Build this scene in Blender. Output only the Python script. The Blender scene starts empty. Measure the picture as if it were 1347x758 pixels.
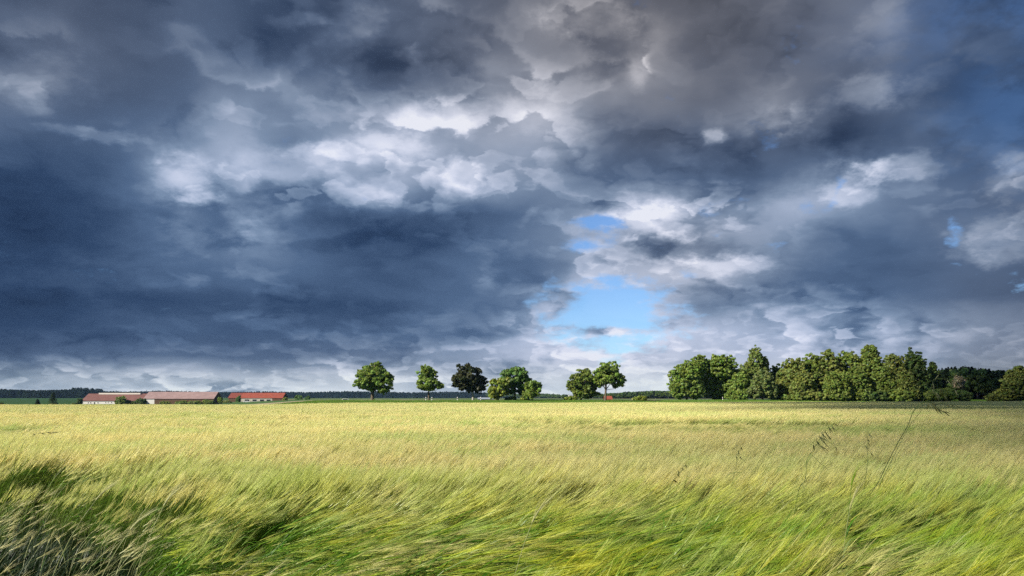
import bpy, math, random
import numpy as np
from mathutils import Vector

R = math.radians
scene = bpy.context.scene
COL = scene.collection

# ------------------------------------------------------------------ camera
CAM_Z = 1.75          # eye height, a metre above the top of the crop
HORIZON = 524.0       # the horizon in the photograph's 1347 x 758 frame
FPX = 1057.0          # focal length in the same pixels (about 65 degrees across)
cam_data = bpy.data.cameras.new('camera')
cam = bpy.data.objects.new('camera', cam_data)
COL.objects.link(cam)
cam.location = (0, 0, CAM_Z)
cam.rotation_euler = (R(90), 0, 0)
cam_data.sensor_width = 36.0
cam_data.lens = FPX / 1347.0 * 36.0
cam_data.shift_y = (HORIZON - 379.0) / 1347.0
cam_data.clip_start = 0.05
cam_data.clip_end = 30000.0
scene.camera = cam

# ------------------------------------------------------------------ exposure, sun
EXPOSURE = 0.75
scene.view_settings.view_transform = 'Standard'
scene.view_settings.look = 'None'
scene.view_settings.exposure = EXPOSURE
scene.view_settings.gamma = 1.0
scene.view_settings.use_curve_mapping = False
scene.render.engine = 'CYCLES'
scene.cycles.use_denoising = False
scene.cycles.max_bounces = 6
scene.cycles.diffuse_bounces = 3
scene.cycles.transmission_bounces = 4
scene.cycles.volume_bounces = 0
scene.cycles.sample_clamp_indirect = 6.0

SUN_AZ = -121.0       # clockwise from straight ahead: from the left, a little behind
SUN_EL = 30.0
sun_data = bpy.data.lights.new('sun', 'SUN')
sun_data.energy = 5.0
sun_data.angle = R(0.53)
sun_data.color = (1.0, 0.93, 0.80)
sun = bpy.data.objects.new('sun', sun_data)
COL.objects.link(sun)
sun_dir = Vector((math.cos(R(SUN_EL)) * math.sin(R(SUN_AZ)),
                  math.cos(R(SUN_EL)) * math.cos(R(SUN_AZ)), math.sin(R(SUN_EL))))
sun.rotation_euler = sun_dir.to_track_quat('Z', 'Y').to_euler()
sun.location = (-60, -20, 60)

# ------------------------------------------------------------------ node helpers
class NT:
    """small helper to write node trees as expressions"""
    def __init__(self, tree):
        self.t = tree; self.n = tree.nodes; self.l = tree.links
    def node(self, kind, **kw):
        n = self.n.new(kind)
        for k, v in kw.items(): setattr(n, k, v)
        return n
    def put(self, sock, v):
        if hasattr(v, 'is_output') or isinstance(v, bpy.types.NodeSocket): self.l.new(v, sock)
        else: sock.default_value = v
    def m(self, op, a, b=None, c=None, clamp=False):
        n = self.node('ShaderNodeMath', operation=op); n.use_clamp = clamp
        self.put(n.inputs[0], a)
        if b is not None: self.put(n.inputs[1], b)
        if c is not None: self.put(n.inputs[2], c)
        return n.outputs[0]
    def v(self, op, a, b=None, s=None):
        n = self.node('ShaderNodeVectorMath', operation=op)
        self.put(n.inputs[0], a)
        if b is not None: self.put(n.inputs[1], b)
        if s is not None: self.put(n.inputs['Scale'], s)
        return n.outputs['Value'] if op in ('DOT_PRODUCT', 'LENGTH') else n.outputs['Vector']
    def xyz(self, x, y, z):
        n = self.node('ShaderNodeCombineXYZ')
        for i, q in enumerate((x, y, z)): self.put(n.inputs[i], q)
        return n.outputs[0]
    def sep(self, a):
        n = self.node('ShaderNodeSeparateXYZ'); self.put(n.inputs[0], a); return n.outputs
    def noise(self, vec, scale, detail=6.0, rough=0.55, lac=2.0, dist=0.0, color=False, dim='3D', kind='FBM'):
        n = self.node('ShaderNodeTexNoise', noise_dimensions=dim)
        n.noise_type = kind
        self.put(n.inputs['Vector'], vec)
        n.inputs['Scale'].default_value = scale
        n.inputs['Detail'].default_value = detail
        n.inputs['Roughness'].default_value = rough
        n.inputs['Lacunarity'].default_value = lac
        n.inputs['Distortion'].default_value = dist
        return n.outputs['Color'] if color else n.outputs[0]
    def mix(self, f, a, b, kind='MIX'):
        n = self.node('ShaderNodeMix', data_type='RGBA', blend_type=kind)
        self.put(n.inputs[0], f); self.put(n.inputs[6], a); self.put(n.inputs[7], b)
        return n.outputs[2]
    def ramp(self, f, stops, interp='LINEAR'):
        n = self.node('ShaderNodeValToRGB'); cr = n.color_ramp; cr.interpolation = interp
        while len(cr.elements) < len(stops): cr.elements.new(0.5)
        for e, (p, c) in zip(cr.elements, stops):
            e.position = p; e.color = (*c, 1.0) if len(c) == 3 else c
        if f is not None: self.put(n.inputs[0], f)
        return n.outputs[0]
    def rng(self, v, a, b, c=0.0, d=1.0, smooth=True):
        n = self.node('ShaderNodeMapRange'); n.interpolation_type = 'SMOOTHSTEP' if smooth else 'LINEAR'
        n.clamp = True if not smooth else n.clamp
        self.put(n.inputs[0], v)
        for i, q in zip((1, 2, 3, 4), (a, b, c, d)): self.put(n.inputs[i], q)
        return n.outputs[0]

def lin(c):
    return tuple((q / 255.0 / 12.92) if q <= 10 else ((q / 255.0 + 0.055) / 1.055) ** 2.4 for q in c)

# ------------------------------------------------------------------ sky: clear air + a broken deck of cloud
# Brightness of the cloud deck by bearing and height (every 40 / 56 px of the frame, 0-255).
ROW_Y = [-60, 0, 40, 80, 120, 160, 200, 240, 280, 320, 360, 400, 440, 470, 490, 515, 540]
CLOUD_LIGHT = [
 [60,70,65,60,70,70,60,62,62,75,85,75,80,95,95,80,80,80,80,75,80,75,50,40,40],
 [65,75,70,58,78,75,60,65,62,85,95,75,85,125,120,80,80,80,80,75,85,80,55,45,45],
 [55,70,60,58,72,80,58,52,58,105,100,85,100,110,92,125,85,75,75,72,92,95,60,60,60],
 [92,98,80,62,66,85,82,72,72,66,72,110,112,108,105,120,90,78,72,68,70,74,62,58,50],
 [102,108,72,60,66,95,110,108,105,76,88,112,125,130,115,95,82,70,95,80,62,100,72,55,45],
 [84,84,80,88,68,112,124,112,105,128,120,160,125,142,110,85,75,90,130,66,58,92,90,62,45],
 [58,60,58,82,88,120,125,95,140,165,165,130,145,120,95,78,70,72,70,62,56,62,60,58,70],
 [52,56,60,78,168,120,165,120,125,150,122,180,120,108,85,75,72,80,92,125,135,120,100,75,85],
 [48,50,54,60,90,72,110,100,72,85,88,74,85,88,140,190,165,150,118,130,112,85,78,95,85],
 [42,42,47,55,82,90,96,84,62,60,66,76,88,102,140,110,130,105,112,92,85,76,85,82,64],
 [40,42,45,48,60,68,72,70,60,62,72,86,96,112,150,130,150,132,96,86,80,76,70,66,60],
 [37,40,44,48,54,58,64,62,58,60,74,84,96,140,160,150,86,80,86,96,100,90,86,66,60],
 [48,52,60,75,74,76,80,74,84,90,96,104,122,160,180,180,132,128,128,140,128,112,116,108,100],
 [72,76,78,82,84,84,86,88,98,104,114,122,140,165,178,176,168,160,150,140,128,115,110,105,105],
 [136,140,144,150,150,148,150,152,160,150,150,160,165,172,180,184,180,176,165,150,135,120,114,110,115],
 [158,164,170,180,184,186,188,188,186,184,184,184,186,188,192,192,188,180,170,160,150,140,135,130,130],
 [158,164,170,180,184,186,188,188,186,184,184,184,186,188,192,192,188,180,170,160,150,140,135,130,130]]
# openings in the deck: x, y, half-width, half-height in the frame, strength
OPENINGS = [(794,405,70,44,1.5),(745,432,42,30,.8),(783,292,30,11,1.3),(762,322,40,16,.85),(480,266,18,9,.9),
            (815,448,66,28,1.0),(1106,256,8,16,.72),
            (1254,312,10,16,.55),(1262,225,50,9,.4),(455,282,22,7,.6)]
VEILS = [(1322,20,95,48,.33),(1342,120,50,90,.26),(1285,170,50,40,.18)]
def warm_at(x, y):
    a = math.exp(-((x - 860) / 420.0) ** 2) * (1 / (1 + math.exp((y - 175) / 45.0)))
    b = 0.45 * math.exp(-((x - 60) / 220.0) ** 2) * (1 / (1 + math.exp((y - 150) / 30.0)))
    c = 0.35 / (1 + math.exp(-(y - 470) / 12.0)) + 0.35 * math.exp(-((x - 1330) / 110.0) ** 2) / (1 + math.exp(-(y - 190) / 12.0))
    c += 0.35 * math.exp(-((x - 900) / 130.0) ** 2 - ((y - 340) / 60.0) ** 2)
    return min(1.0, a + b + c)

def pix_dir(x, y):
    u = (x - 673.5) / FPX; w = (HORIZON - y) / FPX
    return math.atan(u), math.atan(w / math.sqrt(1 + u * u))      # bearing, elevation

def light_table(x, y):
    xs = np.linspace(0, 1347, 25)
    col = [np.interp(x, xs, row) for row in CLOUD_LIGHT]
    L = float(np.interp(y, ROW_Y, col))
    L += 16 * math.exp(-((y - 440) / 38.0) ** 2) * (1 if x > 840 else 0) + 15 * math.exp(-((y - 325) / 70.0) ** 2 - ((x - 330) / 280.0) ** 2)
    return 12 + L * 1.0 + max(0.0, L - 115) * 0.25 * (1 if y < 460 else 0)

world = bpy.data.worlds.new('World')
scene.world = world
world.use_nodes = True
wt = world.node_tree; wt.nodes.clear()
S = NT(wt)
SKY_GAIN = 2.0 ** (-EXPOSURE)
d0 = S.v('NORMALIZE', S.node('ShaderNodeTexCoord').outputs['Generated'])
dx, dy, dz = S.sep(d0)
zc = S.m('MAXIMUM', dz, 0.0)
# the deck seen in perspective: cells shrink and flatten toward the horizon
inv = S.m('DIVIDE', 1.0, S.m('ADD', zc, 0.34))
plane = S.xyz(S.m('MULTIPLY', dx, inv), S.m('MULTIPLY', dy, inv), S.m('MULTIPLY', zc, 0.9))
w1 = S.v('SUBTRACT', S.noise(plane, 3.6, 7, 0.62, color=True), (0.5, 0.5, 0.5))
warp = S.v('SCALE', w1, s=0.34)
wx, wy, wz = S.sep(warp)
# bearing and elevation, frayed by the turbulence
az0 = S.m('ARCTAN2', dx, dy)
el0 = S.m('ARCSINE', S.m('MINIMUM', dz, 1.0))
fray = S.m('ADD', 0.16, S.m('MULTIPLY', zc, 1.9), clamp=True)
az = S.m('ADD', az0, S.m('MULTIPLY', wx, S.m('MULTIPLY', fray, 0.32)))
el = S.m('ADD', el0, S.m('MULTIPLY', wy, S.m('MULTIPLY', fray, 0.26)))
AZ_LIM = R(40.0)
pos = S.m('ADD', S.m('MULTIPLY', az, 0.5 / AZ_LIM), 0.5, clamp=True)
els = [R(q) for q in (-1.2, 0.45, 1.7, 2.8, 4.4, 6.4, 8.5, 10.6, 12.7, 14.7, 16.7, 18.7, 20.6, 22.5, 24.3, 26.5, 30.0)]
acc = None
for i, e in enumerate(els):
    stops = []
    for k in range(30):
        a = -R(34.5) + k * R(69.0) / 29
        u = math.tan(a)
        y = HORIZON - FPX * math.tan(e) * math.sqrt(1 + u * u)
        x = min(1347, max(0, 673.5 + FPX * u))
        stops.append((0.5 + a * 0.5 / AZ_LIM, (light_table(x, y) / 255.0, warm_at(x, y), 0.0)))
    c = S.ramp(pos, stops, 'LINEAR')
    lo = els[i - 1] if i else e - 1.0
    hi = els[i + 1] if i + 1 < len(els) else e + 1.0
    wgt = None
    if i: wgt = S.rng(el, lo, e, 0.0, 1.0, False)
    if i + 1 < len(els):
        dn = S.rng(el, e, hi, 1.0, 0.0, False)
        wgt = dn if wgt is None else S.m('MULTIPLY', wgt, dn)
    cv = S.v('SCALE', c, s=wgt)
    acc = cv if acc is None else S.v('ADD', acc, cv)
base_l, warm, _ = S.sep(acc)
# cauliflower puffs: rounded cells of three sizes; every field is read twice, the second time a step toward the sun
flat = S.xyz(S.m('MULTIPLY', dx, inv), S.m('MULTIPLY', dy, inv), 0.0)
SUN_STEP = (-0.036, 0.048, 0.0)
def puffs(vec):
    out = None
    for (f, amp) in ((4.3, 0.50), (9.0, 0.32), (19.0, 0.16), (41.0, 0.075), (86.0, 0.03)):
        v = S.node('ShaderNodeTexVoronoi', voronoi_dimensions='2D', feature='F1')
        S.put(v.inputs['Vector'], S.v('ADD', vec, (f * .37, f * .11, 0))); v.inputs['Scale'].default_value = f
        v.inputs['Randomness'].default_value = 1.0
        dd = v.outputs['Distance']
        q = S.m('MULTIPLY', S.m('SUBTRACT', 0.45, S.m('MULTIPLY', dd, dd)), amp)
        out = q if out is None else S.m('ADD', out, q)
    return out
soft_warp = S.v('SCALE', w1, s=0.11)
fuzz = S.v('SCALE', S.v('SUBTRACT', S.noise(flat, 13.0, 6, 0.66, color=True, dim='2D'), (0.5, 0.5, 0.5)), s=0.034)
fp = S.v('ADD', flat, S.v('ADD', soft_warp, fuzz))
fq = S.v('ADD', fp, SUN_STEP)
p0 = puffs(fp); p1 = puffs(fq)
big = S.noise(fp, 1.5, 5, 0.55, dim='2D')
n0 = S.m('ADD', 0.2, S.m('MULTIPLY', p0, -0.5))
patchy = S.rng(S.noise(S.v('ADD', flat, (5.5, 2.2, 0.0)), 2.4, 3, 0.5, dim='2D'), 0.36, 0.62, 0.38, 1.12)
# brighter gaps where light comes through, and darker bodies hanging in front (x, y, half-width, half-height, change)
ACCENTS = [(240,238,34,22,.26),(500,196,44,15,.32),(607,226,24,20,.46),(470,258,34,16,.30),(408,206,42,13,.30),(596,162,28,24,.22),
           (940,179,17,10,.42),(1014,156,30,22,.26),(848,291,56,22,.38),(965,347,50,14,.34),(836,76,17,30,.24),(782,20,60,24,.24),
           (52,98,46,24,.16),(130,179,38,6,.22),(1195,226,50,14,.36),(1122,246,38,20,.32),(1180,122,62,15,.20),(1166,40,38,36,.12),
           (1322,226,30,26,.30),(1312,322,50,22,.34),(700,410,34,10,.20),(560,418,40,8,.12),(1225,442,60,7,.16),(1000,408,60,7,.12),
           (390,20,34,7,.20),(545,160,26,22,.22),(690,150,36,26,.16),(40,20,40,18,.06),(470,40,40,24,.14),
           (1010,222,105,34,-.13),(1150,170,60,34,-.12),(330,250,42,26,-.17),(262,284,46,24,-.17),(430,302,84,26,-.16),(862,323,28,17,-.25),
           (912,331,60,13,-.22),(72,290,130,46,-.10),(560,300,70,22,-.14),(700,352,60,22,-.14),(300,400,240,16,-.08),
           (1240,116,44,24,-.14),(380,170,40,26,-.10),(500,90,40,30,-.12),(810,44,40,30,-.16),(790,434,30,7,-.28)]
rag = S.m('ADD', S.m('MULTIPLY', S.m('SUBTRACT', S.noise(flat, 8.0, 8, 0.64, dim='2D'), 0.5), 1.9), S.m('MULTIPLY', S.m('SUBTRACT', p0, 0.25), 0.5))
plus = None
for (x, y, hw, hh, amt) in ACCENTS:
    a, e = pix_dir(x, y)
    qa = S.m('MULTIPLY', S.m('SUBTRACT', az, a), FPX / hw * .8)
    qe = S.m('MULTIPLY', S.m('SUBTRACT', el, e), FPX / hh * .8)
    r2 = S.m('ADD', S.m('MULTIPLY', qa, qa), S.m('MULTIPLY', qe, qe))
    g = S.m('ADD', S.m('EXPONENT', S.m('MULTIPLY', r2, -1.0)), S.m('MULTIPLY', rag, 1.0 if amt > 0 else -0.75))
    g = S.m('MULTIPLY', S.rng(g, 0.22, 1.0 if amt > 0 else 0.9, 0.0, amt * (.46 if amt > 0 else .50)), S.rng(r2, 3.2, 0.8))
    plus = g if plus is None else S.m('ADD', plus, g)
base_l = S.m('MAXIMUM', S.m('ADD', base_l, plus), 0.09)
calm = S.m('MULTIPLY', S.m('ADD', 0.72, S.m('MULTIPLY', zc, 2.2), clamp=True), S.m('MAXIMUM', patchy, S.rng(base_l, 0.33, 0.55, 0.3, 1.0)))
lum = S.m('MULTIPLY', base_l, S.m('ADD', 1.06, S.m('MULTIPLY', S.m('SUBTRACT', 0.5, big), 0.9)))
# three decks of broken cumulus, one in front of the other: crisp lit rims toward the sun, shaded bodies, soft grey bases
for (off, sc_, thr, wid, rim, core, amt, pf) in (((3.7, 1.2, 0.0), 1.9, 0.49, 0.075, 1.17, 0.76, 0.90, 0.34),
                                                 ((-2.3, 5.1, 0.0), 3.6, 0.52, 0.11, 1.15, 0.76, 0.82, 0.36),
                                                 ((7.9, -3.3, 0.0), 6.2, 0.56, 0.12, 1.10, 0.80, 0.58, 0.36),
                                                 ((-6.4, -1.7, 0.0), 10.5, 0.58, 0.12, 1.08, 0.86, 0.36, 0.36)):
    f = S.noise(S.v('ADD', fp, off), sc_, 4, 0.46, dim='2D')
    f2 = S.noise(S.v('ADD', fq, off), sc_, 4, 0.46, dim='2D')
    f = S.m('ADD', f, S.m('MULTIPLY', S.m('SUBTRACT', p0, 0.22), pf))
    f2 = S.m('ADD', f2, S.m('MULTIPLY', S.m('SUBTRACT', p1, 0.22), pf))
    side = S.m('SUBTRACT', f, f2)
    # crisp where the sun strikes, trailing off softly on the lee side
    w_eff = S.m('MULTIPLY', S.rng(side, -0.035, 0.05, 0.34, wid), S.rng(base_l, 0.30, 0.55, 1.15, 0.42))
    al = S.m('MULTIPLY', S.rng(f, thr, S.m('ADD', thr, w_eff)), S.m('MULTIPLY', S.m('MINIMUM', S.m('ADD', patchy, 0.25), 1.0), amt))
    inner = S.rng(f, thr, thr + 0.20, rim, core)
    shade = S.m('ADD', inner, S.m('MINIMUM', S.m('MAXIMUM', S.m('MULTIPLY', side, 2.7), -0.24), 0.33))
    shade = S.m('ADD', 1.0, S.m('MULTIPLY', S.m('SUBTRACT', shade, 1.0), calm))
    body = S.m('MULTIPLY', base_l, shade)
    n = S.node('ShaderNodeMix', data_type='FLOAT')
    S.put(n.inputs[0], al); S.put(n.inputs[2], lum); S.put(n.inputs[3], body)
    lum = n.outputs[0]
lum = S.m('MINIMUM', S.m('MAXIMUM', lum, 0.05), 0.93)
cool_c = S.ramp(lum, [(0.08, lin((20,32,52))), (0.15, lin((27,45,74))), (0.25, lin((47,69,102))), (0.4, lin((80,104,138))),
                      (0.55, lin((122,144,174))), (0.7, lin((170,185,212))), (0.85, lin((210,218,240))), (1.0, lin((244,246,254)))])
warm_c = S.ramp(lum, [(0.08, lin((24,26,34))), (0.15, lin((34,38,48))), (0.25, lin((60,64,74))), (0.4, lin((98,100,110))),
                      (0.55, lin((143,142,148))), (0.7, lin((185,182,186))), (0.85, lin((222,219,222))), (1.0, lin((250,248,248)))])
cloud_c = S.mix(warm, cool_c, warm_c)
low = S.rng(el0, R(3.2), R(0.6))
cloud_c = S.mix(S.m('MULTIPLY', low, 0.9), cloud_c, S.mix(1.0, cloud_c, (0.98, 1.02, 0.93, 1), 'MULTIPLY'))
# openings
hole = None
for (x, y, hw, hh, st) in OPENINGS:
    a, e = pix_dir(x, y)
    qa = S.m('MULTIPLY', S.m('SUBTRACT', az, a), FPX / hw)
    qe = S.m('MULTIPLY', S.m('SUBTRACT', el, e), FPX / hh)
    r2 = S.m('ADD', S.m('MULTIPLY', qa, qa), S.m('MULTIPLY', qe, qe))
    g = S.m('MULTIPLY', S.m('EXPONENT', S.m('MULTIPLY', r2, -0.8)), st)
    hole = g if hole is None else S.m('MAXIMUM', hole, g)
# behind the camera and to the sides the deck is broken too
back = S.rng(S.m('ABSOLUTE', az0), R(50), R(85))
hole = S.m('MAXIMUM', hole, S.m('MULTIPLY', back, 0.62))
for (x, y, hw, hh, st) in ((792, 434, 32, 7, .8), (825, 352, 44, 9, .7), (735, 395, 16, 22, .3), (770, 342, 50, 8, .6)):
    a, e = pix_dir(x, y)
    qa = S.m('MULTIPLY', S.m('SUBTRACT', az, a), FPX / hw); qe = S.m('MULTIPLY', S.m('SUBTRACT', el, e), FPX / hh)
    hole = S.m('SUBTRACT', hole, S.m('MULTIPLY', S.m('EXPONENT', S.m('MULTIPLY', S.m('ADD', S.m('MULTIPLY', qa, qa), S.m('MULTIPLY', qe, qe)), -1.0)), st))
open_f = S.rng(S.m('ADD', hole, S.m('ADD', S.m('MULTIPLY', S.m('SUBTRACT', 0.5, big), 1.4), S.m('MULTIPLY', rag, -1.0))), 0.47, 1.15, 0.0, 0.93)
veil = None
for (x, y, hw, hh, st) in VEILS:
    a, e = pix_dir(x, y)
    qa = S.m('MULTIPLY', S.m('SUBTRACT', az, a), FPX / hw); qe = S.m('MULTIPLY', S.m('SUBTRACT', el, e), FPX / hh)
    g = S.m('MULTIPLY', S.m('EXPONENT', S.m('MULTIPLY', S.m('ADD', S.m('MULTIPLY', qa, qa), S.m('MULTIPLY', qe, qe)), -0.6)), st)
    veil = g if veil is None else S.m('MAXIMUM', veil, g)
open_f = S.m('MAXIMUM', open_f, S.m('MULTIPLY', veil, S.rng(rag, 0.35, -0.25, 0.25, 1.0)))
sky = S.node('ShaderNodeTexSky', sky_type='NISHITA')
sky.sun_disc = False
sky.sun_elevation = R(SUN_EL)
sky.sun_rotation = R(SUN_AZ % 360)
sky.altitude = 300
sky.air_density = 1.0; sky.dust_density = 0.0; sky.ozone_density = 4.0
bg_sky = S.node('ShaderNodeBackground'); S.l.new(S.mix(1.0, sky.outputs[0], (0.80, 0.98, 1.22, 1), 'MULTIPLY'), bg_sky.inputs[0]); bg_sky.inputs[1].default_value = 0.070
bg_cloud = S.node('ShaderNodeBackground'); S.l.new(S.mix(S.m('MULTIPLY', back, 0.6), cloud_c, (*lin((150,158,175)), 1)), bg_cloud.inputs[0])
bg_cloud.inputs[1].default_value = SKY_GAIN
mixs = S.node('ShaderNodeMixShader')
S.l.new(open_f, mixs.inputs[0]); S.l.new(bg_cloud.outputs[0], mixs.inputs[1]); S.l.new(bg_sky.outputs[0], mixs.inputs[2])
wo = S.node('ShaderNodeOutputWorld'); S.l.new(mixs.outputs[0], wo.inputs[0])
world.cycles.sampling_method = 'MANUAL'
world.cycles.sample_map_resolution = 512

# ------------------------------------------------------------------ object helpers
def tag(o, label=None, cat=None, group=None, kind=None):
    if label: o['label'] = label
    if cat: o['category'] = cat
    if group: o['group'] = group
    if kind: o['kind'] = kind
    return o

def empty(name, loc, rz=0.0):
    o = bpy.data.objects.new(name, None); o.empty_display_size = 0.5
    o.location = loc; o.rotation_euler = (0, 0, rz); COL.objects.link(o); return o

def link(name, mesh, mat, parent=None, coll=None):
    o = bpy.data.objects.new(name, mesh)
    if mat and not mesh.materials: mesh.materials.append(mat)
    (coll or COL).objects.link(o)
    if parent is not None: o.parent = parent
    return o

class MB:
    """collects shapes into ONE mesh, with an optional colour per vertex"""
    def __init__(self): self.v = []; self.f = []; self.c = []; self.n = 0
    def add(self, verts, faces, col=None):
        verts = np.asarray(verts, dtype=np.float64).reshape(-1, 3)
        k = self.n
        self.v.append(verts)
        self.f.extend([tuple(i + k for i in f) for f in faces])
        if col is None: col = (1, 1, 1)
        c = np.asarray(col, dtype=np.float64)
        if c.ndim == 1: c = np.tile(c, (len(verts), 1))
        self.c.append(c); self.n += len(verts)
    def box(self, x0, x1, y0, y1, z0, z1, col=None):
        v = [(x0,y0,z0),(x1,y0,z0),(x1,y1,z0),(x0,y1,z0),(x0,y0,z1),(x1,y0,z1),(x1,y1,z1),(x0,y1,z1)]
        self.add(v, [(3,2,1,0),(4,5,6,7),(0,1,5,4),(1,2,6,5),(2,3,7,6),(3,0,4,7)], col)
    def tube(self, pts, rads, sides=6, col=None, cap=True):
        pts = np.asarray(pts, float); n = len(pts)
        tan = np.gradient(pts, axis=0)
        vs = []
        for i in range(n):
            t = tan[i] / (np.linalg.norm(tan[i]) + 1e-9)
            a = np.cross(t, (0.31, 0.93, 0.17)); a /= np.linalg.norm(a) + 1e-9
            b = np.cross(t, a)
            for k in range(sides):
                q = 2 * math.pi * k / sides
                vs.append(pts[i] + rads[i] * (math.cos(q) * a + math.sin(q) * b))
        fs = []
        for i in range(n - 1):
            for k in range(sides):
                k2 = (k + 1) % sides
                fs.append((i*sides+k, i*sides+k2, (i+1)*sides+k2, (i+1)*sides+k))
        if cap: fs.append(tuple(range((n-1)*sides, n*sides)))
        c = col
        if col is not None and np.asarray(col).ndim == 2: c = np.repeat(np.asarray(col), sides, axis=0)
        self.add(vs, fs, c)
    def ribbon(self, pts, widths, side, col=None):
        pts = np.asarray(pts, float); w = np.asarray(widths, float)[:, None] * 0.5
        side = np.asarray(side, float)
        vs = np.empty((len(pts) * 2, 3)); vs[0::2] = pts - w * side; vs[1::2] = pts + w * side
        fs = [(2*i, 2*i+1, 2*i+3, 2*i+2) for i in range(len(pts) - 1)]
        c = col
        if col is not None and np.asarray(col).ndim == 2: c = np.repeat(np.asarray(col), 2, axis=0)
        self.add(vs, fs, c)
    def mesh(self, name, smooth=False):
        me = bpy.data.meshes.new(name)
        v = np.concatenate(self.v) if self.v else np.zeros((0, 3))
        me.from_pydata(v.tolist(), [], self.f)
        at = me.color_attributes.new('tone', 'FLOAT_COLOR', 'POINT')
        c = np.concatenate(self.c); c4 = np.ones((len(c), 4)); c4[:, :3] = c
        at.data.foreach_set('color', c4.ravel())
        if smooth: me.polygons.foreach_set('use_smooth', [True] * len(me.polygons))
        me.update(); return me
    def build(self, name, mat, parent=None, smooth=False):
        return link(name, self.mesh(name, smooth), mat, parent)

def material(name):
    m = bpy.data.materials.new(name); m.use_nodes = True; m.node_tree.nodes.clear()
    return m, NT(m.node_tree)

def finish(T, shader):
    o = T.node('ShaderNodeOutputMaterial'); T.l.new(shader, o.inputs[0])

def principled(T, col, rough=0.7, spec=0.3, normal=None, metallic=0.0):
    p = T.node('ShaderNodeBsdfPrincipled')
    T.put(p.inputs['Base Color'], col if not isinstance(col, tuple) else (*col[:3], 1))
    T.put(p.inputs['Roughness'], rough)
    p.inputs['Specular IOR Level'].default_value = spec
    p.inputs['Metallic'].default_value = metallic
    if normal is not None: T.l.new(normal, p.inputs['Normal'])
    return p.outputs[0]

def plain_mat(name, col, rough=0.75, spec=0.3, var=0.18, scale=2.0):
    m, T = material(name)
    pos = T.node('ShaderNodeNewGeometry').outputs['Position']
    n = T.noise(pos, scale, 5, 0.6)
    f = T.m('ADD', 1.0 - var, T.m('MULTIPLY', n, 2 * var))
    c = T.v('SCALE', (*col,), s=f)
    finish(T, principled(T, c, rough, spec)); return m

def leafy_mat(name, tint=(1, 1, 1), trans=0.35, rough=0.55, spec=0.25, patch=None):
    """vertex tones x tint, thin leaf: part of the light passes through"""
    m, T = material(name)
    a = T.node('ShaderNodeAttribute', attribute_name='tone').outputs['Color']
    c = T.mix(1.0, a, (*tint, 1), 'MULTIPLY')
    if patch: c = patch(T, c)
    p = principled(T, c, rough, spec)
    tr = T.node('ShaderNodeBsdfTranslucent'); T.put(tr.inputs[0], c)
    mx = T.node('ShaderNodeMixShader'); mx.inputs[0].default_value = trans
    T.l.new(p, mx.inputs[1]); T.l.new(tr.outputs[0], mx.inputs[2])
    finish(T, mx.outputs[0]); return m

# ------------------------------------------------------------------ lie of the land
def smooth(t): t = np.clip(t, 0, 1); return t * t * (3 - 2 * t)

def field_end(u):
    """distance of the far edge of the barley along the bearing u = x / y"""
    return np.interp(u, [-2, -0.64, -0.42, -0.28, -0.15, 0.12, 0.22, 0.34, 0.64, 2],
                        [104, 108, 122, 138, 150, 154, 164, 184, 206, 206])

def land(x, y):
    x = np.asarray(x, float); y = np.asarray(y, float)
    yy = np.maximum(y, 1.0); u = np.clip(x / yy, -2, 2)
    fe = field_end(u)
    z = 0.05 * np.sin(x * 0.11 + 1.0) * np.sin(y * 0.07)
    # verge and road bank rise beyond the field in the middle and on the right
    mid = smooth((u + 0.36) / 0.14)
    rise = 0.97 * smooth((y - fe) / 40.0)
    # on the left the land falls to the farm and rises again to the far wood
    dip = np.interp(y, [0, 105, 170, 300, 450, 560, 800, 1500, 2600], [0, 0, -0.6, -1.35, -1.75, -1.2, 0.0, 2.6, 3.0])
    far = np.interp(y, [0, 200, 500, 1000, 1700, 2600], [0, 0, 0.1, 0.6, 0.9, 1.4])
    return z * (1 - smooth((y - 220) / 60)) + mid * (rise + far) + (1 - mid) * dip

def at(px, py, d):
    """the point at distance d seen at photo pixel px, py"""
    return Vector(((px - 673.5) / FPX * d, d, CAM_Z + (HORIZON - py) / FPX * d))

def foot(px, d):
    x = (px - 673.5) / FPX * d
    return Vector((x, d, float(land(x, d))))

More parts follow.
